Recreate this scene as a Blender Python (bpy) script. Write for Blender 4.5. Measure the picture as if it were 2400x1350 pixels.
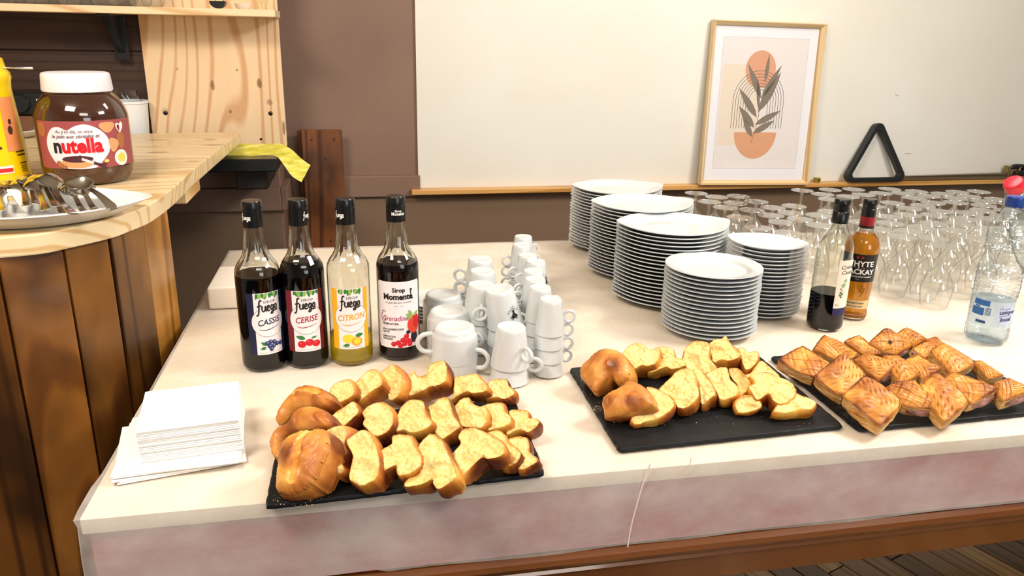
import bpy, bmesh, math, random
from mathutils import Vector, Matrix, noise
random.seed(7)
PI = math.pi
for o in list(bpy.data.objects): bpy.data.objects.remove(o)
SC = bpy.context.scene
COL = SC.collection

# ------------------------------------------------------------ camera
CZ, TZ, BZ = 1.44, 0.84, 1.115          # eye height, tablecloth height, bar top height
FPX, PITCH, YAW, ROLL = 1812.88, math.radians(18.055), math.radians(11.388), math.radians(1.124)
_cy, _sy, _cp, _sp = math.cos(YAW), math.sin(YAW), math.cos(PITCH), math.sin(PITCH)
CF = Vector((_sy*_cp, _cy*_cp, -_sp)); _r = Vector((_cy, -_sy, 0)); _u = _r.cross(CF)
CR = _r*math.cos(ROLL) + _u*math.sin(ROLL); CU = -_r*math.sin(ROLL) + _u*math.cos(ROLL)
CAM = Vector((0, 0, CZ))
cd = bpy.data.cameras.new('camera'); cam = bpy.data.objects.new('camera', cd); COL.objects.link(cam)
cd.sensor_width = 36; cd.lens = FPX/2400*36; cd.clip_start = 0.05; cd.clip_end = 60
m = Matrix((CR, CU, -CF)).transposed().to_4x4(); m.translation = CAM; cam.matrix_world = m
SC.camera = cam

def ray(px, py): return CF + CR*((px-1200)/FPX) + CU*((675-py)/FPX)
def onz(px, py, z): v = ray(px, py); return CAM + v*((z-CZ)/v.z)
def ony(px, py, y): v = ray(px, py); return CAM + v*(y/v.y)
def onx(px, py, x): v = ray(px, py); return CAM + v*(x/v.x)
def onp(px, py, c, n): v = ray(px, py); return CAM + v*((c-CAM).dot(n)/v.dot(n))

def pxof(p):
    d = p-CAM; z = d.dot(CF); return (1200+FPX*d.dot(CR)/z, 675-FPX*d.dot(CU)/z)

# ------------------------------------------------------------ world, lights, exposure
W = bpy.data.worlds.new('room_world'); SC.world = W; W.use_nodes = True
W.node_tree.nodes['Background'].inputs[0].default_value = (.9, .95, 1, 1)
W.node_tree.nodes['Background'].inputs[1].default_value = .6
SC.view_settings.view_transform = 'Standard'; SC.view_settings.look = 'None'
SC.view_settings.gamma = 1; SC.view_settings.use_curve_mapping = False
SC.view_settings.exposure = 0.1
SC.cycles.max_bounces = 16; SC.cycles.transmission_bounces = 16; SC.cycles.transparent_max_bounces = 64
SC.cycles.diffuse_bounces = 4; SC.cycles.glossy_bounces = 5; SC.cycles.caustics_reflective = False
SC.cycles.sample_clamp_indirect = 4
def area(name, loc, aim, sx, sy, power, col):
    d = bpy.data.lights.new(name, 'AREA'); d.shape = 'RECTANGLE'; d.size = sx; d.size_y = sy; d.energy = power; d.color = col
    o = bpy.data.objects.new(name, d); COL.objects.link(o); o.location = loc
    o.rotation_euler = (Vector(aim)-Vector(loc)).to_track_quat('-Z', 'Y').to_euler(); return o
area('ceiling_lamp_and_fill', (2.1, .9, 2.58), (1.0, 1.3, .84), .75, .5, 54, (1, .95, .87))
area('ceiling_lamp_and_fill', (.5, -.6, 2.6), (.2, 1.3, .84), 1.0, .6, 22, (1, .93, .82))  # unseen warm fill added overhead, just behind the camera
area('ceiling_lamp_and_fill', (-.9, .5, 2.6), (-.5, 1.8, 1.0), .7, .5, 44, (1, .9, .76))  # unseen warm light added to brighten the bar and its plate
area('ceiling_lamp_and_fill', (1.3, 2.1, 2.62), (1.3, 2.3, .8), .8, .3, 9, (1, .95, .88))
area('unseen_cool_fill', (2.0, -2.8, 1.7), (.9, 1.6, .9), 1.6, 1.4, 38, (.88, .94, 1))  # unseen cool area light added behind the camera

# ------------------------------------------------------------ helpers
def lin(c):
    if isinstance(c, str): c = tuple(int(c[i:i+2], 16)/255 for i in (0, 2, 4))
    return tuple((x/12.92 if x <= .04045 else ((x+.055)/1.055)**2.4) for x in c[:3])
class Mat:
    def __init__(s, name, col, rough=.5, metal=0, spec=.5, coat=0, trans=0, ior=1.45, sss=0):
        s.m = bpy.data.materials.new(name); s.m.use_nodes = True; s.t = s.m.node_tree; s.n = s.t.nodes; s.l = s.t.links
        s.b = s.n['Principled BSDF']; s.out = s.n['Material Output']
        i = s.b.inputs; i['Base Color'].default_value = (*lin(col), 1); i['Roughness'].default_value = rough
        i['Metallic'].default_value = metal; i['Specular IOR Level'].default_value = spec
        i['Coat Weight'].default_value = coat; i['Coat Roughness'].default_value = .08
        i['Transmission Weight'].default_value = trans; i['IOR'].default_value = ior
        if sss: i['Subsurface Weight'].default_value = sss; i['Subsurface Scale'].default_value = .01
        s.c = None; s.base = lin(col); s._co = {}
    def node(s, t, **k):
        n = s.n.new(t)
        for a, v in k.items(): setattr(n, a, v)
        return n
    def coords(s, scale=(1, 1, 1), rand=False, kind='Object'):
        key = (scale, rand, kind)
        if key in s._co: return s._co[key]
        tc = s.node('ShaderNodeTexCoord'); mp = s.node('ShaderNodeMapping'); mp.inputs['Scale'].default_value = scale
        s.l.new(tc.outputs[kind], mp.inputs['Vector'])
        if rand:
            oi = s.node('ShaderNodeObjectInfo'); mu = s.node('ShaderNodeVectorMath', operation='SCALE'); mu.inputs[0].default_value = (7.3, 3.1, 5.7)
            s.l.new(oi.outputs['Random'], mu.inputs['Scale']); s.l.new(mu.outputs[0], mp.inputs['Location'])
        s._co[key] = mp.outputs[0]; return mp.outputs[0]
    def noise(s, scale, detail=4, stretch=(1, 1, 1), rand=False, dist=0, rough=.55):
        n = s.node('ShaderNodeTexNoise'); n.inputs['Scale'].default_value = scale; n.inputs['Detail'].default_value = detail
        n.inputs['Distortion'].default_value = dist; n.inputs['Roughness'].default_value = rough
        s.l.new(s.coords(stretch, rand), n.inputs['Vector']); return n.outputs['Fac']
    def ramp(s, fac, stops):
        r = s.node('ShaderNodeValToRGB'); e = r.color_ramp.elements
        while len(e) < len(stops): e.new(.5)
        for q, (p, c) in zip(e, stops): q.position = p; q.color = (*lin(c), 1) if not isinstance(c, float) else (c, c, c, 1)
        s.l.new(fac, r.inputs[0]); return r.outputs[0]
    def mix(s, fac, a, b, mode='MIX'):
        n = s.node('ShaderNodeMix', data_type='RGBA', blend_type=mode)
        for k, v in ((0, fac), (6, a), (7, b)):
            if hasattr(v, 'links'): s.l.new(v, n.inputs[k])
            elif k == 0: n.inputs[k].default_value = v
            else: n.inputs[k].default_value = (*lin(v), 1)
        return n.outputs[2]
    def math(s, op, a, b=0.0, c=None):
        n = s.node('ShaderNodeMath', operation=op)
        for k, v in enumerate((a, b, c)):
            if v is None: continue
            if hasattr(v, 'links'): s.l.new(v, n.inputs[k])
            else: n.inputs[k].default_value = v
        return n.outputs[0]
    def color(s, sock): s.l.new(sock, s.b.inputs['Base Color']); s.c = sock; return s
    def bump(s, fac, strength=.5, dist=.001):
        b = s.node('ShaderNodeBump'); b.inputs['Strength'].default_value = strength; b.inputs['Distance'].default_value = dist
        s.l.new(fac, b.inputs['Height'])
        if s.b.inputs['Normal'].links: s.l.new(s.b.inputs['Normal'].links[0].from_socket, b.inputs['Normal'])
        s.l.new(b.outputs[0], s.b.inputs['Normal']); return s
def plain(name, col, rough=.5, nz=0, c2=None, **k):
    M = Mat(name, col, rough, **k)
    if c2: M.color(M.ramp(M.noise(nz or 8, 5), [(.35, col), (.65, c2)]))
    return M.m
def wood(name, light, mid, dark, grain=60, axis=0, stretch=.12, rand=False, rough=.5, knots=(), coat=0, dist=5, knotcol='5a3518', stain=None, bumpd=.0004):
    """axis: local axis the grain runs along; bands vary over one cross axis"""
    M = Mat(name, mid, rough, coat=coat)
    st = [1, 1, 1]; st[axis] = stretch; st = tuple(st)
    co = M.coords(st, rand)
    sp = M.node('ShaderNodeSeparateXYZ'); M.l.new(co, sp.inputs[0]); cr = sp.outputs[(1, 0, 0)[axis]]
    big0 = M.noise(3.6, 1.0, st, rand, rough=.35); mid0 = M.noise(16, 2, st, rand)
    ph = M.math('ADD', M.math('MULTIPLY', cr, grain*2.6), M.math('ADD', M.math('MULTIPLY', big0, dist*24.0), M.math('MULTIPLY', mid0, dist*.5)))
    wv = M.math('MULTIPLY_ADD', M.math('SINE', ph), .5, .5); wv = M.math('MULTIPLY', M.math('MULTIPLY', wv, wv), M.math('ADD', M.noise(7, 2, st, rand), .42))
    g = M.noise(grain*2.2, 4, st, rand)
    c = M.ramp(wv, [(.0, light), (.45, light), (.62, mid), (.86, dark)])
    c = M.mix(M.math('MULTIPLY', g, .45), c, mid)
    big = M.noise(5, 3, st, rand)
    c = M.mix(M.ramp(big, [(.45, 0.0), (.8, .4)]), c, dark)
    if stain: c = M.mix(M.ramp(M.noise(7, 3, tuple(.6 if i != axis else .35 for i in range(3)), rand), [(.46, 0.0), (.62, .9)]), c, stain)
    for (p, a, b, amp) in knots:   # p object-space centre, a half-size along grain, b across
        sc = [1/b]*3; sc[axis] = 1/a
        mp = M.node('ShaderNodeVectorMath', operation='SUBTRACT'); mp.inputs[1].default_value = p
        M.l.new(M.coords((1, 1, 1)), mp.inputs[0])
        ml = M.node('ShaderNodeVectorMath', operation='MULTIPLY'); ml.inputs[1].default_value = sc; M.l.new(mp.outputs[0], ml.inputs[0])
        ln = M.node('ShaderNodeVectorMath', operation='LENGTH'); M.l.new(ml.outputs[0], ln.inputs[0])
        d = M.math('ADD', ln.outputs['Value'], M.math('MULTIPLY', M.noise(60, 3), .5))
        c = M.mix(M.ramp(d, [(.0, amp), (.75, amp*.8), (1.25, .0), (1.4, .35*amp), (1.7, 0.0)]), c, knotcol)
    M.color(c); M.bump(g, .5, bumpd); return M.m

def mesh(name, vs, fs, smooth=True):
    me = bpy.data.meshes.new(name); me.from_pydata([tuple(v) for v in vs], [], [tuple(f) for f in fs]); me.update()
    if len(fs) < 9000 and smooth:
        bm = bmesh.new(); bm.from_mesh(me); bmesh.ops.recalc_face_normals(bm, faces=bm.faces[:]); bm.to_mesh(me); bm.free()
    if smooth:
        me.shade_smooth(); me.set_sharp_from_angle(angle=math.radians(42))
    return me
def link(name, me, mt=None, parent=None, loc=None, rot=None):
    o = bpy.data.objects.new(name, me); COL.objects.link(o)
    if mt is not None and me is not None:
        me.materials.clear()
        for q in (mt if isinstance(mt, (list, tuple)) else [mt]): me.materials.append(q)
    if parent: o.parent = parent
    if loc is not None: o.location = loc
    if rot is not None: o.rotation_euler = rot
    return o
def obj(name, vf, mt, parent=None, loc=None, rot=None, smooth=True, label=None):
    if any(k in name for k in ('lettering', 'word', 'print', 'picture', 'emblem', 'field', 'heart', 'mark', 'band')) and name != 'collar_band': smooth = False
    o = link(name, mesh(name, vf[0], vf[1], smooth), mt, parent, loc, rot)
    if label: o['label'] = label
    return o
def tag(o, label, cat, group=None, kind=None):
    if label: o['label'] = label
    if cat: o['category'] = cat
    if group: o['group'] = group
    if kind: o['kind'] = kind
    return o
def thing(name, label, cat, loc=(0, 0, 0), rot=None, group=None):
    o = bpy.data.objects.new(name, None); COL.objects.link(o); o.location = loc; o.empty_display_size = .05
    if rot is not None: o.rotation_euler = rot if hasattr(rot, '__len__') else (0, 0, rot)
    return tag(o, label, cat, group)
def dup(root, loc=None, rot=None, label=None, group=None):
    r = root.copy(); COL.objects.link(r)
    if loc is not None: r.location = loc
    if rot is not None: r.rotation_euler = rot if hasattr(rot, '__len__') else (0, 0, rot)
    if label: r['label'] = label
    if group: r['group'] = group
    for ch in list(root.children):
        c = ch.copy(); COL.objects.link(c); c.parent = r
        for g in list(ch.children):
            d = g.copy(); COL.objects.link(d); d.parent = c
    return r
def add(a, b):
    k = len(a[0]); a[0].extend(b[0]); a[1].extend([tuple(i+k for i in f) for f in b[1]]); return a
def xf(vf, M): return ([M @ Vector(v) for v in vf[0]], vf[1])
def box(x0, x1, y0, y1, z0, z1, bev=0.0, seg=1):
    bm = bmesh.new(); bmesh.ops.create_cube(bm, size=1)
    for v in bm.verts: v.co = Vector(((x0+x1)/2+v.co.x*(x1-x0), (y0+y1)/2+v.co.y*(y1-y0), (z0+z1)/2+v.co.z*(z1-z0)))
    if bev: bmesh.ops.bevel(bm, geom=bm.edges[:], offset=bev, segments=seg, affect='EDGES', profile=.6)
    bm.verts.index_update(); r = ([v.co.copy() for v in bm.verts], [tuple(v.index for v in f.verts) for f in bm.faces]); bm.free(); return r
def lathe(prof, seg=32, cap0=True, cap1=True, mod=None):
    vs, fs = [], []
    for r, z in prof:
        for k in range(seg):
            a = 2*PI*k/seg; rr = r if mod is None else mod(r, z, a); vs.append((rr*math.cos(a), rr*math.sin(a), z))
    for j in range(len(prof)-1):
        for k in range(seg):
            a, b = j*seg+k, j*seg+(k+1) % seg; fs.append((a, b, b+seg, a+seg))
    if cap0: fs.append(tuple(range(seg-1, -1, -1)))
    if cap1: n = (len(prof)-1)*seg; fs.append(tuple(range(n, n+seg)))
    return vs, fs
def smoothp(pts, n=4, closed=False):
    out = []; N = len(pts); rng = range(N) if closed else range(N-1)
    g = (lambda i: pts[i % N]) if closed else (lambda i: pts[max(0, min(N-1, i))])
    for i in rng:
        p0, p1, p2, p3 = [Vector(g(i+k)) for k in (-1, 0, 1, 2)]
        for k in range(n):
            t = k/n; out.append(.5*((2*p1)+(p2-p0)*t+(2*p0-5*p1+4*p2-p3)*t*t+(3*p1-3*p2+p3-p0)*t**3))
    if not closed: out.append(Vector(pts[-1]))
    return out
def tube(pts, r, seg=8, cap=True, closed=False, flat=1.0):
    """r: radius or list; flat squeezes along z"""
    vs, fs = [], []; n = len(pts); P = [Vector(p) for p in pts]
    for i, p in enumerate(P):
        d = (P[(i+1) % n]-P[i-1]) if closed or 0 < i < n-1 else (P[1]-P[0] if i == 0 else P[-1]-P[-2])
        d.normalize()
        if i == 0: s = d.cross(Vector((0, 0, 1)) if abs(d.z) < .9 else Vector((1, 0, 0))).normalized()
        else: s = (s-d*s.dot(d)).normalized()
        t = s.cross(d)
        rr = r[i] if isinstance(r, (list, tuple)) else r
        for k in range(seg): a = 2*PI*k/seg; vs.append(p+s*(rr*math.cos(a))+t*(rr*flat*math.sin(a)))
    for i in range(n if closed else n-1):
        for k in range(seg):
            a, b = i*seg+k, i*seg+(k+1) % seg; c, d = ((i+1) % n)*seg+k, ((i+1) % n)*seg+(k+1) % seg; fs.append((a, c, d, b))
    if cap and not closed: fs.append(tuple(range(seg))); fs.append(tuple(range(n*seg-1, (n-1)*seg-1, -1)))
    return vs, fs
def prism(poly, z0, z1):
    n = len(poly); vs = [(p[0], p[1], z0) for p in poly]+[(p[0], p[1], z1) for p in poly]
    fs = [tuple(range(n-1, -1, -1)), tuple(range(n, 2*n))]+[(i, (i+1) % n, n+(i+1) % n, n+i) for i in range(n)]
    return vs, fs
def bevelled(vf, off, seg=2, ang=30):
    bm = bmesh.new(); V = [bm.verts.new(v) for v in vf[0]]
    for f in vf[1]: bm.faces.new([V[i] for i in f])
    bm.normal_update(); es = [e for e in bm.edges if len(e.link_faces) == 2 and e.calc_face_angle() > math.radians(ang)]
    bmesh.ops.bevel(bm, geom=es, offset=off, segments=seg, affect='EDGES', profile=.6)
    bm.verts.index_update(); r = ([v.co.copy() for v in bm.verts], [tuple(v.index for v in f.verts) for f in bm.faces]); bm.free(); return r

# flat print: text, discs, ribbons in 2D, then laid on a cylinder or a plane
_tc = {}
def text2(s, size, shear=0, bold=0, space=1.0, rot=0, align='CENTER', squeeze=1.0):
    key = (s, shear, bold, space)
    if key not in _tc:
        cu = bpy.data.curves.new('t', 'FONT'); cu.body = s; cu.size = 1; cu.shear = shear; cu.offset = bold; cu.space_character = space
        cu.align_x = 'CENTER'; cu.resolution_u = 3
        o = bpy.data.objects.new('t', cu); COL.objects.link(o); bpy.context.view_layer.update()
        me = o.evaluated_get(bpy.context.evaluated_depsgraph_get()).to_mesh()
        _tc[key] = ([v.co.copy() for v in me.vertices], [tuple(p.vertices) for p in me.polygons])
        bpy.data.objects.remove(o); bpy.data.curves.remove(cu)
    vs, fs = _tc[key]; c, n = math.cos(rot), math.sin(rot)
    if align == 'LEFT': mn = min((v.x for v in vs), default=0)
    else: mn = 0
    return [((v.x-mn)*size*squeeze*c-v.y*size*n, (v.x-mn)*size*squeeze*n+v.y*size*c) for v in vs], list(fs)
def off2(t, dx, dy): return [(x+dx, y+dy) for x, y in t[0]], t[1]
def rect2(x0, y0, x1, y1, nx=12, ny=1):
    vs = [(x0+(x1-x0)*i/nx, y0+(y1-y0)*j/ny) for j in range(ny+1) for i in range(nx+1)]
    return vs, [(j*(nx+1)+i, j*(nx+1)+i+1, (j+1)*(nx+1)+i+1, (j+1)*(nx+1)+i) for j in range(ny) for i in range(nx)]
def disc2(cx, cy, rx, ry=None, rings=3, seg=24, fn=None):
    ry = ry or rx; vs = [(cx, cy)]; fs = []
    for r in range(1, rings+1):
        for k in range(seg):
            a = 2*PI*k/seg; q = fn(a) if fn else 1; vs.append((cx+rx*r/rings*q*math.cos(a), cy+ry*r/rings*q*math.sin(a)))
    for k in range(seg): fs.append((0, 1+k, 1+(k+1) % seg))
    for r in range(rings-1):
        for k in range(seg): a, b = 1+r*seg+k, 1+r*seg+(k+1) % seg; fs.append((a, a+seg, b+seg, b))
    return vs, fs
def ring2(cx, cy, rx, ry, w, seg=36):
    vs = []; 
    for k in range(seg): a = 2*PI*k/seg; c, s = math.cos(a), math.sin(a); vs += [(cx+rx*c, cy+ry*s), (cx+(rx-w)*c, cy+(ry-w)*s)]
    return vs, [(2*k, (2*k+2) % (2*seg), (2*k+3) % (2*seg), 2*k+1) for k in range(seg)]
def rib2(pts, w, n=4, taper=False):
    P = smoothp([(x, y, 0) for x, y in pts], n); vs = []; N = len(P)
    for i, p in enumerate(P):
        d = (P[min(i+1, N-1)]-P[max(i-1, 0)]).normalized(); ww = w*(.35+.65*math.sin(PI*i/(N-1))) if taper else w
        vs += [(p.x-d.y*ww/2, p.y+d.x*ww/2), (p.x+d.y*ww/2, p.y-d.x*ww/2)]
    return vs, [(2*i, 2*i+1, 2*i+3, 2*i+2) for i in range(N-1)]
def poly2(pts): return [tuple(p) for p in pts], [tuple(range(len(pts)))]
def leaf2(x, y, L, w, rot, seg=6):
    c, s = math.cos(rot), math.sin(rot); up = [(L*i/seg, w*math.sin(PI*(i/seg)**.8)) for i in range(seg+1)]; P = up+[(a, -b) for a, b in reversed(up[1:-1])]
    return [(x+a*c-b*s, y+a*s+b*c) for a, b in P], [tuple(range(len(P)))]
def join2(L):
    o = ([], [])
    for t in L: k = len(o[0]); o[0].extend(t[0]); o[1].extend([tuple(i+k for i in f) for f in t[1]])
    return o
def finer(t, mx):
    vs, fs = list(t[0]), []; st = []
    for f in t[1]:
        xs = [vs[i][0] for i in f]
        if max(xs)-min(xs) <= mx or len(f) > 4: fs.append(tuple(f))
        elif len(f) == 4: st += [(f[0], f[1], f[2]), (f[0], f[2], f[3])]
        else: st.append(tuple(f))
    memo = {}
    while st:
        f = st.pop(); xs = [vs[i][0] for i in f]
        if max(xs)-min(xs) <= mx: fs.append(f); continue
        k = max(range(3), key=lambda i: abs(vs[f[i]][0]-vs[f[(i+1) % 3]][0])); a, b, c = f[k], f[(k+1) % 3], f[(k+2) % 3]; e = (min(a, b), max(a, b))
        if e not in memo: memo[e] = len(vs); vs.append(((vs[a][0]+vs[b][0])/2, (vs[a][1]+vs[b][1])/2))
        m_ = memo[e]; st += [(a, m_, c), (m_, b, c)]
    return vs, fs
def wrap(t, R, a0, z0, eps):
    """R: number or function of z"""
    f = R if callable(R) else (lambda z: R); o = []; t = finer(t, f(z0+.05)*.11)
    for x, y in t[0]: z = z0+y; r = f(z); a = a0+x/r; o.append(((r+eps)*math.cos(a), (r+eps)*math.sin(a), z))
    return o, t[1]
def flat(t, eps=0): return [(x, -eps, y) for x, y in t[0]], t[1]      # x right, z up, facing -y
def toward(x, y): return math.atan2(-y, -x)

INK = plain('black_ink', '15120f', .6); WHITE_INK = plain('white_ink', 'f2eee8', .6)
PORC = Mat('white_porcelain', 'd3d6d7', .16, coat=.35).m
def porc(name, c): return Mat(name, c, .2, coat=.3).m
def inkm(n, c, r=.55): return plain(n, c, r)
def thinglass(name, tint='ffffff', edge='b9bdb8', r=.02, ior=1.45, bump=None, haze=0, gain=1.6):
    m_ = bpy.data.materials.new(name); m_.use_nodes = True; t = m_.node_tree; n = t.nodes; n.clear()
    o = n.new('ShaderNodeOutputMaterial'); mx = n.new('ShaderNodeMixShader'); tr = n.new('ShaderNodeBsdfTransparent'); gl = n.new('ShaderNodeBsdfGlossy')
    lw = n.new('ShaderNodeLayerWeight'); lw.inputs[0].default_value = .5
    pw_ = n.new('ShaderNodeMath'); pw_.operation = 'POWER'; pw_.inputs[1].default_value = 4.0; ma = n.new('ShaderNodeMath'); ma.operation = 'MULTIPLY_ADD'
    ma.inputs[1].default_value = .75; ma.inputs[2].default_value = ((ior-1)/(ior+1))**2*gain
    rp = n.new('ShaderNodeValToRGB'); rp.color_ramp.elements[0].color = (*lin(tint), 1); rp.color_ramp.elements[0].position = .55
    rp.color_ramp.elements[1].color = (*lin(edge), 1); gl.inputs['Roughness'].default_value = r
    t.links.new(lw.outputs['Facing'], rp.inputs[0]); t.links.new(lw.outputs['Facing'], pw_.inputs[0]); t.links.new(pw_.outputs[0], ma.inputs[0]); t.links.new(rp.outputs[0], tr.inputs[0]); t.links.new(ma.outputs[0], mx.inputs[0])
    t.links.new(tr.outputs[0], mx.inputs[1]); t.links.new(gl.outputs[0], mx.inputs[2]); t.links.new(mx.outputs[0], o.inputs[0])
    if haze:
        df = n.new('ShaderNodeBsdfDiffuse'); df.inputs[0].default_value = (.95, .95, .93, 1); tl = n.new('ShaderNodeBsdfTranslucent'); tl.inputs[0].default_value = (.95, .95, .93, 1)
        ad = n.new('ShaderNodeMixShader'); ad.inputs[0].default_value = .5; m3 = n.new('ShaderNodeMixShader'); m3.inputs[0].default_value = haze
        t.links.new(df.outputs[0], ad.inputs[1]); t.links.new(tl.outputs[0], ad.inputs[2]); t.links.new(mx.outputs[0], m3.inputs[1]); t.links.new(ad.outputs[0], m3.inputs[2]); t.links.new(m3.outputs[0], o.inputs[0])
    if bump:
        tc = n.new('ShaderNodeTexCoord'); nz = n.new('ShaderNodeTexNoise'); nz.inputs['Scale'].default_value = bump[0]; bp = n.new('ShaderNodeBump')
        bp.inputs['Strength'].default_value = bump[1]; bp.inputs['Distance'].default_value = .003; mp = n.new('ShaderNodeMapping'); mp.inputs['Scale'].default_value = bump[2]
        t.links.new(tc.outputs['Object'], mp.inputs[0]); t.links.new(mp.outputs[0], nz.inputs[0]); t.links.new(nz.outputs[0], bp.inputs['Height'])
        t.links.new(bp.outputs[0], gl.inputs['Normal']); t.links.new(bp.outputs[0], lw.inputs['Normal'])
    return m_
# ============================================================ THE ROOM
BROWN = Mat('brown_wall_paint', '83685a', .55); BROWN.bump(BROWN.noise(160, 3), .25, .0006); BROWN.color(BROWN.ramp(BROWN.noise(2.5, 4), [(.3, '7f6355'), (.7, '8b6e5e')])); BROWN = BROWN.m
CREAM = Mat('off_white_wall_paint', 'ece7dd', .6); CREAM.bump(CREAM.noise(120, 3), .2, .0006); CREAM.color(CREAM.ramp(CREAM.noise(1.6, 4), [(.3, 'e9e7e0'), (.7, 'e3ded3')])); CREAM = CREAM.m
def struct(name, vf, mt, parent=None, smooth=False):
    o = obj(name, vf, mt, parent, smooth=smooth)
    if not parent: o['kind'] = 'structure'
    return o
WY, LY = 3.15, 2.93                       # back wall, nearer stretch of wall at the left
xe = ony(976, 220, WY).x                  # where the brown ends and the white begins
wb = struct('wall_back', box(-.29, 4.3, WY, WY+.12, 0, 2.75), BROWN)
struct('white_panel', box(xe, 4.3, WY-.012, WY, .822, 2.75), CREAM, wb)
LOWB = Mat('lower_wall_bounce_tint', '7b6450', .6); LOWB.bump(LOWB.noise(160, 3), .25, .0006); LOWB = LOWB.m  # same brown wall, with warm bounce light from the cloth put into the colour
struct('lower_bounce_panel', box(-.27, 4.2, WY-.008, WY, 0, .815), LOWB, wb)  # thin panel added only to carry the bounce tint
wl_ = struct('wall_left_back', box(-3.1, -.285, LY, WY+.12, 0, 2.75, .004), BROWN)
struct('lower_bounce_panel', box(-3.0, -.288, LY-.008, LY, 0, .815), LOWB, wl_)
struct('wall_right', box(4.2, 4.3, -3.1, WY, 0, 2.75), CREAM)
struct('wall_front', box(-3.1, 4.3, -3.1, -3.0, 0, 2.75), CREAM)
struct('wall_left', box(-3.1, -3.0, -3.0, LY, 0, 2.75), CREAM)
struct('ceiling', box(-3.1, 4.3, -3.1, WY, 2.7, 2.8), plain('ceiling_paint', 'efe9df', .8))
struct('trim_1', box(-.2, xe+.006, WY-.028, WY, .812, .897, .004, 2), BROWN)
struct('trim_2', box(-3.0, -.285, LY-.028, LY, .812, .897, .004, 2), BROWN)
struct('trim_3', box(-.285, -.262, LY-.026, WY, .812, .897, .004, 2), BROWN)
t = Mat('wall_scuff', '9a9084', .8).m
for q in ((2105, 225, 2098, 221), (2135, 361, 2122, 360)):
    a, b = ony(q[0], q[1], WY-.0125), ony(q[2], q[3], WY-.0125)
    struct('scuff_mark', tube([a, (a+b)/2+Vector((0, 0, .001)), b], .0012, 5), t, wb)
# floor: base and narrow mixed-tone strips where the photograph shows them
DK = wood('dark_floor_wood', '5a4630', '4a3826', '2e2116', 70, 0, .08, True, .38, coat=.2)
fl = struct('floor', box(-3.1, 4.3, -3.1, 3.2, -.05, 0), plain('floor_underlay', '2c2119', .6, 20, '241a13'))
fm = [wood('floor_strip_%s' % n, a, b, c, 90, 0, .06, True, .36, coat=.25) for n, a, b, c in (
    ('light', 'd0aa70', 'bf9a62', 'a37d4c'), ('mid', 'a88150', '957046', '7a5836'), ('dark', '7f5c3c', '6e4f33', '583e28'))]
fd = onz(2125, 1350, 0)-onz(2060, 1310, 0); fa = math.atan2(fd.y, fd.x); fc = onz(1950, 1290, 0)
sm = {}
for k in range(3): me = mesh('floor_strip', *bevelled(box(-.249, .249, -.0335, .0335, 0, .006), .0015, 1), smooth=False); me.materials.append(fm[k]); sm[k] = me
rng = random.Random(3)
for i in range(-15, 16):
    for j in range(-3, 4):
        u, v = (j+(i*.37 % 1))*.502, i*.07
        p = Vector((fc.x+u*math.cos(fa)-v*math.sin(fa), fc.y+u*math.sin(fa)+v*math.cos(fa), 0))
        o = link('floor_strip', sm[rng.choice((0, 1, 1, 2, 2))], None, fl, p); o.rotation_euler = (0, 0, fa)

# ledge under the white wall
OAK = wood('honey_ledge_wood', 'd9a763', 'cf9a52', 'b07a38', 60, 0, .06, False, .4, coat=.2)
lx0 = ony(965, 452, 3.085).x
lt = ony(1500, 437, 3.085).z; lb = ony(1500, 447.5, 3.085).z
struct('trim_4', bevelled(box(lx0, 4.2, 3.085, WY-.012, lb, lt), .002, 1), OAK)
LZ = lt

# ============================================================ THE TABLE (a covered pool table)
TX0, TX1, TY0, TY1 = -.369, 3.0, .945, 2.25
MAHO = wood('red_brown_table_wood', '804a20', '683614', '43220c', 45, 0, .05, False, .3, coat=.5, dist=3)
tb = thing('pool_table', 'red-brown wooden pool table used as a buffet under the pale cloth', 'table', ((TX0+TX1)/2, (TY0+TY1)/2, 0))
cx, cyy = (TX0+TX1)/2, (TY0+TY1)/2
def tbox(name, *a, mt=None, bev=.002, label=None): return obj(name, xf(bevelled(box(*a), bev, 1), Matrix.Translation((-cx, -cyy, 0))), mt or MAHO, tb, smooth=False, label=label)
tbox('rail', TX0+.005, TX1, TY0+.012, TY0+.12, .615, .812)
tbox('rail', TX0+.005, TX1, TY1-.12, TY1-.01, .615, .812)
tbox('rail', TX0+.005, TX0+.12, TY0+.12, TY1-.12, .615, .812)
tbox('rail', TX1-.12, TX1, TY0+.12, TY1-.12, .615, .812)
obj('fascia', xf(box(TX0+.004, TX1, TY0+.004, TY0+.011, .706, .8120), Matrix.Translation((-cx, -cyy, 0))), plain('rosy_fascia', 'c98486', .7, 6, 'bd7678'), tb, smooth=False, label='rosy strip showing faintly through the thin cloth')
pr = [(.016, .702), (.004, .700), (-.004, .694), (-.006, .686), (-.002, .679), (.004, .676), (.004, .672), (.0, .668), (.004, .664), (.016, .662)]
P = [(TY0+a, z) for a, z in pr]; n = len(P)
obj('moulding', ([(x-cx, y-cyy, z) for x in (TX0, TX1) for y, z in P], [(i, i+1, n+i+1, n+i) for i in range(n-1)]+[tuple(range(n-1, -1, -1)), tuple(range(n, 2*n))]), MAHO, tb, smooth=False)
for x in (TX0+.2, TX1-.3):
    for y in (TY0+.2, TY1-.28): tbox('leg', x, x+.12, y, y+.12, 0, .615, bev=.01)
bd = tag(obj('table_board', bevelled(box(TX0-.004, TX1, TY0-.001, TY1, .8125, TZ-.002), .002, 1), [plain('pale_board', 'efe2cd', .7, 12, 'e8d6bb')], smooth=False),
         'pale board laid over the pool table, its edge showing at the cloth corner', 'board')
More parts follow.
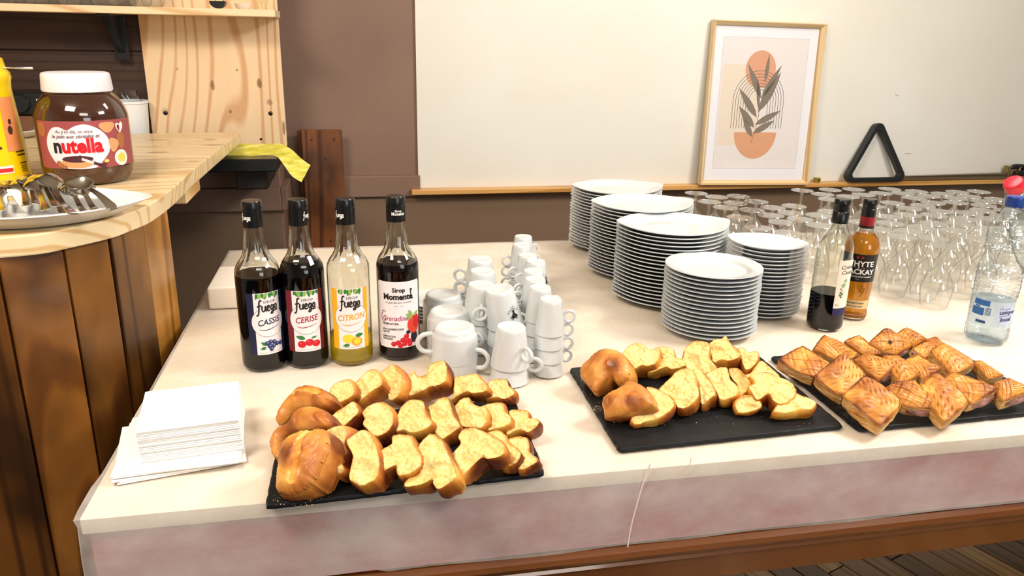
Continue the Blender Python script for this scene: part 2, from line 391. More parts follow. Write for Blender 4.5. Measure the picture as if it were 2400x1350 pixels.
# cloth
CL = Mat('thin_nonwoven_cloth', 'f1e9e2', .75)
CL.color(CL.ramp(CL.noise(9, 6, (1, 1, 1)), [(.25, 'ece0d2'), (.6, 'f4ece6')]))
al = CL.noise(7, 6, (1, 1, 1.6)); al2 = CL.math('MULTIPLY_ADD', al, -.9, .84)
CL.l.new(al2, CL.b.inputs['Alpha']); CL.bump(CL.noise(900, 2), .3, .0004); CL.bump(CL.noise(14, 5), .5, .002)
vs, fs = [], []; NX, NY, ND, NB = 190, 70, 12, 3
def wz(x, y): return .0011*noise.noise(Vector((x*5, y*7, 1)))+.0006*noise.noise(Vector((x*16, y*14, 4)))+.0012*max(0, noise.noise(Vector((x*2.3+y*3, y*1.5-x, 9))))
rows = []
for j in range(-ND, NY+1+NB):
    row = []
    for i in range(-3, NX+1):
        x = TX0-.006+(TX1-TX0+.006)*max(i, 0)/NX; lo = 0
        if i < 0: lo = -i
        if j < 0:
            t_ = -j/ND; bz = .712+.004*noise.noise(Vector((x*6, 0, 0)))+(.006 if x < 0 else 0); z = TZ-.004+(bz-TZ+.004)*t_; y = TY0-.005-.004*math.sin(t_*2)-.0025*noise.noise(Vector((x*4, t_*2, 3)))-.001
        elif j > NY: y = TY1+.004; z = TZ-(j-NY)*.03
        else: y = TY0-.003+(TY1-TY0+.006)*j/NY; z = TZ+wz(x, y)+(-.0025 if j == 0 else 0)
        if lo:
            d = .004*(lo)*(1.2+.8*noise.noise(Vector((y*7, 0, 2)))) * max(0, min(1, (y-1.02)*6)); 
            if j >= 0 and j <= NY: z -= d*1.2; x -= .0015*lo+.003*noise.noise(Vector((y*5, lo, 0)))*(d > 0)
            elif j < 0: x += .0005*lo
            else: x -= .002*lo
        row.append(len(vs)); vs.append((x, y, z))
    rows.append(row)
for a, b in zip(rows, rows[1:]):
    for i in range(len(a)-1): fs.append((a[i], a[i+1], b[i+1], b[i]))
cloth = tag(obj('tablecloth', (vs, fs), CL.m), 'thin off-white disposable tablecloth draped over the whole buffet table', 'tablecloth')
# folded crease running down the drape
pp = [ony(1524, 1088, .936), ony(1508, 1130, .935), ony(1492, 1185, .935), ony(1478, 1240, .935), ony(1471, 1282, .935)]
obj('crease', tube(smoothp(pp, 4), .0011, 6), plain('crease_cloth', 'eadbd0', .8), cloth)
obj('crease', tube(smoothp([ony(1620, 1072, .936), ony(1616, 1092, .936), ony(1606, 1110, .936)], 4), .0007, 5), plain('crease_cloth_b', 'e4d2c8', .8), cloth)

# ============================================================ THE BAR
KL = lambda x, y: tuple(onz(x, y, BZ)+Vector((.8, -1.9, 0)))
pineT = wood('bar_top_pine', 'f0dab2', 'e8cb9a', 'cfa670', 34, 0, .2, False, .38, coat=.25, dist=5,
    knots=[(KL(455, 378), .035, .012, .9), (KL(500, 340), .05, .018, .85), (KL(370, 357), .05, .02, .7), (KL(525, 344), .02, .01, .8)], knotcol='8a4f2a')
zu = 1.08
und = [(566, 334), (500, 391), (447, 440), (406, 482), (354, 521), (300, 545), (258, 560), (161, 583), (98, 596), (0, 606)]
U = [onz(x, y, zu) for x, y in und]
arc = smoothp([tuple(u) for u in U[2:]], 4)
far = U[0]
outl = [far, U[2].lerp(far, .55)]+arc+[Vector((-.75, U[-1].y-.015, 0)), Vector((-1.15, U[-1].y-.01, 0)), Vector((-1.7, U[-1].y, 0)), Vector((-1.7, 2.72, 0)), Vector((-.9, 2.712, 0))]
outl = [(p[0], p[1]) for p in outl][::-1]
bar = thing('bar_counter', 'tall rounded bar with pine top and stained upright plank front', 'bar', (-.8, 1.9, 0))
off = Matrix.Translation((.8, -1.9, 0))
obj('counter_top', xf(bevelled(prism(outl, zu, BZ), .003, 2), off), pineT, bar, smooth=False, label='light knotty pine counter top with a curved front')
b0 = onz(449, 470, 1.045); b1 = onz(501, 412, 1.045)
pb = wood('batten_pine', 'ecd0a0', 'ddb97f', 'b98d52', 60, 1, .1, False, .45)
obj('batten', xf(bevelled(box(U[2].x-.05, U[2].x-.008, U[2].y-.02, 2.1, 1.045, 1.079), .002, 1), off), pb, bar, smooth=False, label='pine batten under the counter top')
# plank front
ST = [wood('stained_plank_%d' % k, a, b, c, 34, 2, .07, True, .42, coat=.3, dist=4, stain=s, knots=kn, knotcol='2a1206', bumpd=.0008) for k, (a, b, c, s, kn) in enumerate((
    ('744618', '5e3712', '40220a', '2c1606', []),
    ('a86c2c', '935a1f', '673a11', '46260b', []),
    ('8d5c27', '72461a', '48280c', '281405', []),
    ('865824', '6b4218', '43250b', '241205', []),
    ('c28738', 'ab7229', '80501a', '5c3710', [])))]
bp = [(3, 609), (161, 586), (267, 560), (348, 531), (404, 492)]
B = [onz(x, y, zu) for x, y in bp]; B = [Vector((p.x-.012, p.y+.012, 0)) for p in B]
B = [Vector((-1.0, B[0].y-.03, 0)), Vector((-.86, B[0].y-.03, 0)), Vector((-.72, B[0].y-.02, 0))]+B+[Vector((B[-1].x-.02, B[-1].y+.02, 0))]
mi = [0, 0, 0, 1, 2, 3, 4, 4]
for k in range(len(B)-1):
    a, b = B[k], B[k+1]; d = (b-a).normalized(); nrm = Vector((d.y, -d.x, 0)); g = .0022
    if (b-a).length < .04: continue
    a, b = a+d*g, b-d*g; out = .002 if k % 2 else 0
    q = [a+nrm*out, b+nrm*out, b-nrm*.022, a-nrm*.022]
    c0 = (a+b)/2; vf = bevelled(prism([(p.x-c0.x, p.y-c0.y) for p in q], 0, zu-.001), .003, 2)
    obj('plank', vf, ST[mi[k]], bar, (c0.x+.8, c0.y-1.9, 0), smooth=False)
core = [(p.x-.02, p.y+.035) for p in B[:-1]]+[(B[-1].x-.05, 1.9), (-1.0, 1.9)]
obj('carcass', xf(prism(core, 0.01, zu-.002), off), plain('bar_carcass', '1c120c', .8), bar, smooth=False)

# ============================================================ BACK BAR
BK = Mat('black_laminate', '15181b', .35, coat=.2).m
sx = ony(648, 373, 2.59).x; sz = ony(600, 373, 2.59).z; sz0 = ony(600, 403, 2.59).z
bs = thing('black_shelf', 'black back-bar shelf fixed to the brown wall beyond the bar end', 'shelf', ((sx-1)/2, 2.76, sz0))
obj('board', bevelled(box(-1.4+.65, sx-(sx-1)/2, -.17, .168, .0, sz-sz0), .003, 1), BK, bs, smooth=False)
obj('support', box(sx-.14-(sx-1)/2, sx-.04-(sx-1)/2, -.1, .168, -.07, -.0005, .004), plain('dark_support', '221a18', .6), bs, smooth=False)
PY = 2.905
pl, pr_, pz1 = ony(343, 175, PY).x, ony(664, 200, PY).x, 1.78
kn = []
for (px, py, a, b, am) in ((498, 200, .02, .008, .8), (608, 196, .02, .009, .9), (632, 240, .012, .012, .6), (540, 262, .008, .006, .7), (555, 165, .006, .005, .7), (415, 162, .006, .005, .5), (665, 300, .03, .006, .8), (386, 262, .016, .012, .35)):
    q = ony(px, py, PY-.02); kn.append(((q.x-(pl+pr_)/2, q.y-PY+.002, q.z-sz), a*1.3, b*1.35, am))
pinP = wood('upright_panel_pine', 'eed2ac', 'e5c298', 'cc9c70', 38, 2, .16, False, .42, coat=.15, dist=4, knots=kn, knotcol='6b4526')
pp_ = thing('pine_panel', 'upright knotty pine panel standing on the black shelf', 'panel', ((pl+pr_)/2, PY, sz+.0005))
w = (pr_-pl)/2
tl = ony(325, 30, PY).x-ony(360, 318, PY).x
obj('board', bevelled(prism([(-w, -.018), (w, -.018), (w, 0), (-w, 0)], 0, pz1-sz), .0015, 1), pinP, pp_, smooth=False)
for px, py in ((388, 265), (634, 266), (612, 326)):
    q = ony(px, py, PY-.019); obj('screw', xf(lathe([(.0, .003), (.004, .003), (.0075 if py < 300 else .003, .001), (.0075 if py < 300 else .003, 0)][::-1], 14, False), Matrix.Rotation(PI/2, 4, 'X')), plain('black_screw', '0d0d0d', .3), pp_, (q.x-(pl+pr_)/2, -.018, q.z-sz))
SY = 2.70
zb = ony(645, 40, SY).z; zt_ = ony(645, 23, SY).z; sr = ony(645, 40, SY).x
pinS = wood('shelf_pine', 'f0d8b2', 'e8c99c', 'd0a473', 40, 0, .12, False, .42, coat=.15, dist=4)
sh = tag(obj('upper_shelf', bevelled(box(-2.2, sr, SY, PY-.0185, zb, zt_), .0015, 1), pinS, smooth=False), 'pine wall shelf carrying upturned glasses at the top left', 'shelf')
for nx_ in (275,):
    q = ony(nx_, 60, 2.86)
    br = thing('shelf_bracket', 'black metal angle bracket under the pine shelf', 'bracket', (q.x, 2.87, zb))
    zl = ony(290, 142, 2.87).z
    obj('upright_arm', box(-.022, .022, 0, .008, zl-zb, -.0005, .002), BK, br, smooth=False)
    obj('level_arm', box(-.022, .022, -.15, 0, -.008, -.0005, .002), BK, br, smooth=False)
    obj('brace', ([(-.012, -.13, -.008), (.012, -.13, -.008), (.012, 0, -.12), (-.012, 0, -.12), (-.012, 0, -.008), (.012, 0, -.008)], [(0, 1, 2, 3), (3, 2, 5, 4), (0, 4, 5, 1), (0, 3, 4), (1, 5, 2)]), BK, br, smooth=False)
# dark plank cladding behind the back bar
PK = wood('dark_cladding_wood', '432c21', '3a251b', '2e1b13', 22, 0, .12, True, .6, dist=5)
ck = thing('dark_cladding', 'dark horizontal plank cladding behind the back bar', 'cladding', (-1.5, 2.93, 1.0))
zs = ony(200, 119, 2.905).z; hh = .195; x1 = ony(352, 200, 2.905).x+.03
z = zs
while z > sz+.2: z -= hh
for k in range(8):
    z0 = z+k*hh
    if z0 > 2.2: break
    obj('plank', bevelled(box(-1.4, x1+1.5, -.022, -.0005, z0+.0015-1, z0+hh-.0015-1), .002, 1), PK, ck, smooth=False)
# loose dark boards standing against the wall
q = onz(0, 0, .5)
for k, (xa, xb, yy, zt, lab) in enumerate(((707, 803, 3.085, 303, 'tall dark-stained board with knots leaning on the brown wall, the front one'), (699, 760, 3.112, 304, 'dark board mostly hidden behind the front one against the brown wall'))):
    a, b = ony(xa, 330, yy), ony(xb, 330, yy); zt2 = ony(755, zt, yy).z; c = (a.x+b.x)/2; w = (b.x-a.x)/2
    kk = [((ony(px, py, yy).x-c, -.02, ony(px, py, yy).z), a_, b_, .9) for px, py, a_, b_ in ((731, 326, .012, .009), (783, 325, .014, .01), (763, 370, .01, .01), (776, 562, .012, .01))] if k == 0 else []
    mt = wood('dark_board_wood_%d' % k, '84502c', '6e3f20', '492614', 30, 2, .06, False, .45, coat=.15, dist=4, knots=kk, knotcol='160a05', stain='2c180d')
    tag(obj('loose_board', bevelled(box(-w, w, -.024, 0, 0, zt2), .003, 1), mt, None, (c, yy, 0), smooth=False), lab, 'board', None)
# ============================================================ BAR TOP AND BACK BAR THINGS
STEEL = Mat('polished_steel', 'b9b4ac', .14, metal=1).m
GLS = thinglass('clear_thin_glass', 'fbfbf8', 'a9ada6', .03)
# chocolate spread jar
jp = onz(214, 422, BZ)
jar = thing('spread_jar', 'large chocolate spread jar with white lid and pink label', 'jar', (jp.x, jp.y, BZ+.0005))
R_ = .1045; jar.scale = (.885, .885, .93)
prof = [(.0, 0), (.07, 0), (.085, .002), (.094, .009), (.101, .024), (R_, .042), (R_, .148), (.1035, .158), (.099, .172), (.090, .188), (.080, .2), (.0725, .206), (.0725, .222)]
chm = Mat('chocolate_spread_glass', '3a1c10', .07, coat=.9); chm.color(chm.ramp(chm.noise(6, 3), [(.3, '351a0f'), (.7, '42210f')])); 
obj('body', lathe(prof, 64, False, False), chm.m, jar)
lid = lathe([(.0735, .208), (.0765, .209), (.0775, .213), (.0755, .238), (.075, .246), (.073, .2495), (.067, .251), (.0, .251)], 96, True, False, mod=lambda r, z, a: r+(.0007*math.cos(96*a/2) if .21 < z < .24 else 0))
obj('lid', lid, Mat('white_plastic_lid', 'ece8ee', .35).m, jar)
ja = toward(jp.x, jp.y)-.03
lb = obj('label', wrap(rect2(-.118, 0, .135, .106, 60, 3), R_, ja, .043, .0006), Mat('jar_label_pink', '9c4a4c', .45).m, jar)
heart = smoothp([(-.082, .03, 0), (-.088, .052, 0), (-.083, .072, 0), (-.068, .09, 0), (-.05, .093, 0), (-.033, .086, 0), (-.018, .094, 0), (.004, .099, 0), (.026, .092, 0), (.045, .078, 0), (.056, .058, 0), (.053, .036, 0), (.036, .016, 0), (.018, .001, 0), (-.03, -.0005, 0), (-.062, .006, 0)], 3, True)
hc = Vector((-.015, .045, 0)); H3 = ([], [])
n = len(heart)
for s_ in (0, .25, .5, .75, 1): H3[0].extend([(hc.x+(p.x-hc.x)*s_, hc.y+(p.y-hc.y)*s_) for p in heart])
for r in range(4): H3[1].extend([(r*n+i, (r+1)*n+i, (r+1)*n+(i+1) % n, r*n+(i+1) % n) for i in range(n)])
JW = lambda t, e: wrap(t, R_, ja, .043, e)
obj('white_heart', JW(H3, .0010), inkm('label_white', 'e9e3ee'), lb)
obj('lettering', JW(off2(text2('n', .044, bold=.035, squeeze=.9), -.0590, .037), .0030), INK, lb)
obj('lettering', JW(off2(text2('utella', .044, bold=.035, squeeze=.92), -.0055, .037), .0030), inkm('label_red', 'e0101f', .4), lb)
obj('lettering', JW(join2([off2(text2("Au p'tit déj, on aime", .0098, shear=.3), -.02, .080), off2(text2('le pain aux céréales et', .0115, shear=.3, bold=.006), -.018, .069)]), .0026), inkm('label_brown', '5a2a2c'), lb)
bread = inkm('label_bread', 'cf9a6a'); brd2 = inkm('label_crust', 'a8683a')
for t_ in (disc2(.055, .091, .019, .012, 2, 14, lambda a: 1+.15*math.sin(3*a)), disc2(.066, .05, .013, .016, 2, 12, lambda a: 1+.15*math.sin(3*a+1)), disc2(-.02, .013, .036, .012, 3, 18)): obj('bread_picture', JW(t_, .0014), bread, lb)
for t_ in (disc2(.088, .058, .012, .02, 2, 12, lambda a: 1+.1*math.sin(3*a)), disc2(-.1, .087, .014, .017, 2, 12)): obj('bread_picture', JW(t_, .0012), brd2, lb)
obj('spread_picture', JW(join2([disc2(-.019, .0215, .034, .0075, 3, 18), rib2([(-.015, .028), (.01, .014), (.04, 0.001)], .007)]), .0016), inkm('label_chocolate', '4a2028'), lb)
obj('knife_picture', JW(rib2([(-.01, .022), (.006, .015), (.014, .012)], .006), .0019), inkm('label_grey', 'd8cfd2'), lb)
obj('bowl_picture', JW(join2([disc2(.083, .018, .0195, .0185, 3, 20)]), .0014), inkm('label_bowl', 'efe6dc'), lb)
obj('butter_picture', JW(join2([disc2(.083, .018, .0115, .011, 2, 12, lambda a: 1+.15*math.sin(5*a)), disc2(.043, .0145, .006, .004, 1, 8)]), .0017), inkm('label_yellow', 'e6c95a'), lb)
obj('nut_picture', JW(join2([disc2(-.055, .007, .006, .005, 1, 10), disc2(-.047, .004, .0045, .004, 1, 10), disc2(-.062, .013, .006, .005, 1, 10)]), .0018), brd2, lb)
obj('emblem', JW(poly2([(.088, .074), (.078, .085), (.076, .093), (.080, .098), (.088, .095), (.095, .1), (.1, .094), (.098, .085)]), .0016), inkm('label_white_b', 'f3e4e4'), lb)
obj('emblem', JW(poly2([(.087, .078), (.080, .087), (.081, .094), (.088, .092)]), .0019), inkm('label_wine', '8a1a30'), lb)
obj('lettering', JW(off2(text2('FERRERO', .0052, bold=.02), .034, .0065), .0019), inkm('label_dark', '3a2020'), lb)

# yellow drink-powder bottle at the frame's left edge
yp = onz(-24, 432, BZ); YB = thing('yellow_bottle', 'yellow plastic bottle with orange printed sleeve beside the spread jar', 'bottle', (yp.x, yp.y, BZ+.0005))
ym = Mat('yellow_plastic', 'f6cf0a', .25, coat=.3, sss=.1).m
yr = [(.0, 0), (.07, 0), (.079, .004), (.082, .014), (.0815, .03), (.080, .05), (.078, .1), (.074, .16), (.071, .2), (.072, .212), (.0745, .222), (.073, .232), (.068, .238), (.064, .26), (.05, .268), (.0, .268)]
def yrf(z):
    for (r0, z0), (r1, z1) in zip(yr, yr[1:]):
        if z0 <= z <= z1 and z1 > z0: return r0+(r1-r0)*(z-z0)/(z1-z0)
    return .07
obj('body', lathe(yr, 48, False, False), ym, YB)
ya = toward(yp.x, yp.y)
obj('sleeve_print', wrap(rect2(.045, .075, .082, .185, 8, 8), yrf, ya, 0, .0008), inkm('sleeve_orange', 'e9925a', .4), YB)
obj('sleeve_print', wrap(join2([rect2(.062, .071, .09, .074), rect2(.064, .064, .09, .067), rect2(.068, .047, .09, .0495)]+[rect2(.070, .042-k*.004, .088, .0435-k*.004) for k in range(4)]+[disc2(.058, .118, .006, .009), disc2(.06, .135, .004, .006), disc2(.03, .084, .004, .003)]), yrf, ya, 0, .0012), inkm('sleeve_brown', '4a2712'), YB)
obj('sleeve_mark', wrap(rect2(.012, .031, .05, .047, 6, 1), yrf, ya, 0, .0012), inkm('mark_white', 'efe6da'), YB)
obj('sleeve_mark', wrap(rect2(.02, .034, .048, .042, 5, 1), yrf, ya, 0, .0016), inkm('mark_red', 'd01f1f'), YB)
a, b = ony(77, 160, yp.y), ony(-90, 154, yp.y)
tag(obj('skewer', tube(smoothp([tuple(a), tuple(a.lerp(b, .4)+Vector((0, 0, -.001))), tuple(b)], 4), [.0028]*3+[.0018]*6, 8), STEEL), 'thin steel handle lying across the top of the yellow bottle', 'cutlery')

# lens-shaped plates
def plate_mesh(a, b, h=.013, th=.0038, tip=.004, p=.8, seg=56, wall=.6, step=False):
    def outl(t):
        x = a*math.cos(t); y = b*math.sin(t)
        if p: y = (b*max(0, 1-(abs(x)/a)**2)**p)*(1 if y >= 0 else -1)
        return x, y
    tv, bv, fs = [], [], []; ts = [2*PI*k/seg for k in range(seg)]
    def zf(r, x): 
        e = max(0, (r-wall)/(1-wall)); e1 = min(1, max(0, r-wall)/.09)
        if step: return h*(.62*e1*e1*(3-2*e1)+.38*e)
        return h*(e*e*(3-2*e))+tip*(abs(x)/a)**6*e
    rr = [.0, .3, .5, wall-.02, wall+.015, wall+.05, wall+.09, wall+.15, .93, .98, 1.0]; vs = []
    for r in rr[1:]:
        for t in ts: x, y = outl(t); vs.append((x*r, y*r, th+zf(r, x*r)))
    nr = len(rr)-1
    for j in range(nr-1):
        for k in range(seg): q = j*seg+k; q2 = j*seg+(k+1) % seg; fs.append((q, q2, q2+seg, q+seg))
    fs.append(tuple(range(seg)))
    s0 = len(vs)
    for r in (1.0, .9, wall+.1, wall):
        for t in ts: x, y = outl(t); vs.append((x*r*(1.003 if r == 1 else 1), y*r*(1.003 if r == 1 else 1), (th*.55 if r == 1 else 0)+zf(r, x*r)*(1 if r > wall+.05 else 0)))
    for j in range(3):
        for k in range(seg): q = s0+j*seg+k; q2 = s0+j*seg+(k+1) % seg; fs.append((q, q+seg, q2+seg, q2))
    L = (nr-1)*seg
    for k in range(seg): fs.append((L+k, L+(k+1) % seg, s0+(k+1) % seg, s0+k))
    fs.append(tuple(s0+3*seg+k for k in range(seg)))
    return vs, fs
tipp = onz(351, 468, BZ+.03); pc = Vector((tipp.x-.205, tipp.y+.0, BZ+.0005))
pv = plate_mesh(.208, .135, .026, .005, .006, .75, 72, .62)
sp_plate = tag(obj('serving_plate', pv, Mat('bright_porcelain', 'efefee', .2, coat=.3).m, None, (pc.x, pc.y, pc.z), (0, 0, .02)), 'oval white plate full of spoons on the bar counter', 'plate')
# spoons
def spoon_mesh(L=.19, conc=1):
    Lb = .062; vs, fs = [], []; N = 22; M_ = 8
    for i in range(N+1):
        x = L*i/N; 
        if x < Lb: t = x/Lb; w = .0215*math.sqrt(max(0, 1-((t-.48)/.52)**2))*(1.0)+.0008; dz = -.011*math.sin(PI*min(1, t))**.8
        else: t = (x-Lb)/(L-Lb); w = .0040+.0052*t**2*(1 if t < .93 else .8); dz = .010*math.sin(PI*t)*.7; 
        w = max(w, .0040) if x > Lb*.9 else max(w, .002)
        for j in range(M_+1):
            s = -1+2*j/M_; vs.append((x, w*s, (dz*(1-s*s) if x < Lb else dz-.0006*s*s*0)+.0012))
    for i in range(N):
        for j in range(M_): a = i*(M_+1)+j; fs.append((a, a+M_+1, a+M_+2, a+1))
    me = mesh('spoon', vs, fs); bm = bmesh.new(); bm.from_mesh(me); bmesh.ops.solidify(bm, geom=bm.faces[:], thickness=.0012); bm.to_mesh(me); bm.free(); me.shade_smooth(); me.materials.append(STEEL); return me
SPM = spoon_mesh()
spn = [((14, 428), (40, 512), .030, 180), ((50, 424), (68, 512), .036, 180), ((66, 414), (98, 510), .044, 170), ((82, 420), (112, 508), .052, 190), ((90, 410), (150, 506), .058, 180), ((110, 418), (152, 502), .050, 185),
       ((104, 408), (176, 504), .068, 175), ((160, 436), (205, 500), .044, 180), ((186, 434), (228, 496), .048, 190), ((172, 416), (268, 492), .070, 12), ((-8, 440), (8, 518), .028, 180)]
labs = ['teaspoon at the left end of the spoon pile', 'teaspoon lying second from the left in the spoon pile', 'steel teaspoon with yellowish reflections beside the yellow bottle', 'teaspoon turned bowl-down under the jar edge', 'teaspoon with a wide reflecting bowl before the jar', 'teaspoon half buried in the middle of the spoon pile', 'topmost bowl-down teaspoon mirroring the jar label', 'teaspoon right of the middle of the spoon pile', 'teaspoon whose handle lies beside the upturned spoon', 'teaspoon on top with its bowl facing up, rightmost in the pile', 'teaspoon cut by the left frame edge']
for (a, b, h, roll), lab in zip(spn, labs):
    A, B_ = onz(a[0], a[1], BZ+h), onz(b[0], b[1], BZ+.022+(.008 if h > .05 else 0)); d = (B_-A); s = d.length/.19
    d.normalize(); side = Vector((0, 0, 1)).cross(d).normalized(); up = d.cross(side)
    M_ = Matrix((d, side, up)).transposed().to_4x4() @ Matrix.Rotation(math.radians(roll), 4, 'X'); 
    o = link('teaspoon', SPM); o.matrix_world = Matrix.Translation(A) @ M_ @ Matrix.Diagonal((max(.6, min(1.1, s)), 1, 1, 1)); tag(o, lab, 'spoon', 'teaspoons piled on the oval plate')

# white bucket with a clear bag
bc = ony(306, 318, 2.834); BY = 2.834
bt = ony(306, 236, BY).z
bk = thing('white_bucket', 'white plastic bucket behind the spread jar with a clear bag in it', 'bucket', (bc.x, BY, sz+.0005))
hb = bt-sz; wpl = Mat('white_bucket_plastic', 'e6e8ea', .4).m
obj('body', lathe([(.0, 0), (.054, 0), (.056, .004), (.066, hb-.008), (.0695, hb-.007), (.0695, hb), (.065, hb), (.053, .006), (.0, .006)], 40, False, False), wpl, bk)
bg = []; bgf = []
for j in range(5):
    for k in range(20):
        a_ = 2*PI*k/20; r = .05+.012*noise.noise(Vector((math.cos(a_)*2, math.sin(a_)*2, j*.5))); bg.append((r*math.cos(a_)-.008*j*.5, r*math.sin(a_), hb-.02+j*.013+.010*noise.noise(Vector((math.cos(a_)*1.5, math.sin(a_)*1.5, 5)))))
bgf = [(j*20+k, j*20+(k+1) % 20, (j+1)*20+(k+1) % 20, (j+1)*20+k) for j in range(4) for k in range(20)]
obj('clear_bag', (bg, bgf), thinglass('clear_bag_film', 'f4f6f8', 'b8bcc0', .12), bk)
# coffee machine, crate, plate behind the bar
q0, q1 = ony(-60, 216, 2.745), ony(112, 272, 2.745)
cm = thing('coffee_machine', 'black appliance with a round dial behind the yellow bottle', 'appliance', ((q0.x+q1.x)/2, 2.745, q1.z+.0005))
w = (q1.x-q0.x)/2; hm = q0.z-q1.z
obj('body', bevelled(box(-w, w, 0, .15, 0, hm), .012, 3), BK, cm, smooth=False)
d = ony(40, 245, 2.72); obj('dial', xf(lathe([(.0, .012), (.026, .012), (.03, .006), (.03, 0)][::-1], 28, False, True), Matrix.Rotation(PI/2, 4, 'X')), Mat('black_dial', '1c1f22', .3).m, cm, (d.x-(q0.x+q1.x)/2, 0, d.z-q1.z))
d = ony(85, 240, 2.72); obj('button', bevelled(box(-.008, .008, -.003, 0, -.008, .008), .001, 1), Mat('white_button', 'e8e8ea', .4).m, cm, (d.x-(q0.x+q1.x)/2, 0, d.z-q1.z), smooth=False)
zc = q1.z
tag(obj('wooden_crate', bevelled(box(q0.x-.05, ony(104, 280, 2.74).x, 2.735, 2.9, sz+.0005, zc), .003, 1), wood('crate_wood', '7a5236', '684329', '4a2c1a', 50, 0, .08), smooth=False), 'brown wooden box under the black appliance', 'box')
q = onz(72, 312, BZ); tag(obj('side_plate', plate_mesh(.1, .1, .02, .004, 0, 0, 40, .6), PORC, None, (q.x-.02, q.y-.09, BZ+.0005)), 'white plate at the back of the bar between bottle and jar', 'plate')
# yellow crinkled ribbon
up_ = [(530, 338), (565, 337), (600, 337), (640, 336), (662, 338), (684, 351), (706, 372), (728, 387)]
lo_ = [(515, 362), (545, 364), (585, 366), (625, 364), (648, 367), (664, 385), (684, 412), (707, 427)]
yy_ = [2.74, 2.74, 2.72, 2.70, 2.68, 2.66, 2.65, 2.65]
A = smoothp([tuple(ony(x, y, Y_)) for (x, y), Y_ in zip(up_, yy_)], 5); Bq = smoothp([tuple(ony(x, y, Y_-.06)) for (x, y), Y_ in zip(lo_, yy_)], 5)
vs, fs = [], []; NW = 16
for i, (p, q) in enumerate(zip(A, Bq)):
    for k in range(NW+1):
        v = p.lerp(q, k/NW); v = v+Vector((0, -.4, 1)).normalized()*(.0022*noise.noise(Vector((i*.12, k*1.3, 0)))+.0015*(k % 2)); vs.append(v)
for i in range(len(A)-1):
    for k in range(NW): a = i*(NW+1)+k; fs.append((a, a+1, a+NW+2, a+NW+1))
YR = Mat('yellow_crinkled_ribbon', 'd6cc4a', .7); YR.color(YR.ramp(YR.noise(90, 4, (.12, .3, 1)), [(.3, 'b3a62a'), (.5, 'd8cf55'), (.7, 'efe9a0')]))
tag(obj('ribbon', (vs, fs), YR.m), 'crinkled yellow fabric ribbon hanging off the black shelf', 'ribbon')

# things on the upper shelf
GR = thinglass('shelf_glass', 'fafaf8', 'b9bbb4', .05, haze=.1, gain=4)
gm = mesh('tumbler', *lathe([(.0, .002), (.02, .0), (.03, .006), (.036, .02), (.0385, .04), (.037, .065), (.033, .09), (.0325, .09)], 28, False, False)); gm.materials.append(GR)
for k, px in enumerate((-62, -25, 12, 52, 90, 128, 165, 203, 250, 290, 330, 360)):
    big = 1.25 if k in (8, 9) else 1.0
    p = ony(px, 12, SY+.055+.03*(k % 2)); o = link('tumbler', gm, None, None, (p.x, p.y, zt_+.0005)); o.scale = (big, big, 1.1)
    tag(o, 'round-bottomed clear glass lined up on the upper pine shelf', 'glass', 'round glasses on the upper shelf')
q = ony(511, 17, SY+.03)
sc = thing('coffee_scoop', 'small black half-round scoop on the upper pine shelf', 'scoop', (q.x, q.y+.01, zt_+.0005))
hf = [(.024*math.cos(PI+PI*k/12), .022+.022*math.sin(PI+PI*k/12)) for k in range(13)]
obj('bowl', xf(prism(hf, 0, .04), Matrix.Rotation(PI/2, 4, 'X') @ Matrix.Translation((0, 0, -.02))), Mat('black_scoop', '0c0c0e', .35).m, sc, smooth=False)
obj('wire_loop', tube([(.014*math.cos(a)+.004, .0, .03+.012*math.sin(a)) for a in [2*PI*k/14 for k in range(14)]], .0012, 6, closed=True), STEEL, sc)
q = ony(571, 17, SY+.035)
tag(obj('small_dish', lathe([(.0, 0), (.018, 0), (.024, .006), (.027, .016), (.0255, .016), (.017, .003), (.0, .003)], 28, False, False), Mat('pale_dish', 'efdccb', .35).m, None, (q.x, q.y, zt_+.0005)), 'small pale dish on the upper shelf beside the black scoop', 'dish')
q = ony(613, 10, SY+.05)
tp = thing('toothpick_bundle', 'fan of thin wooden picks standing at the shelf end', 'picks', (q.x, q.y, zt_+.0005)); pm = mesh('pick', *tube([(0, 0, 0), (0, 0, .07)], .0011, 5)); pm.materials.append(plain('pick_wood', 'e8c890', .6))
for k in range(16): o = link('pick', pm, None, tp, (.022*math.cos(k*2.4)*(.3+k % 5/6), .012*math.sin(k*2.4), .0)); o.rotation_euler = (.12*math.sin(k*1.7), .3*math.cos(k*2.1), 0)
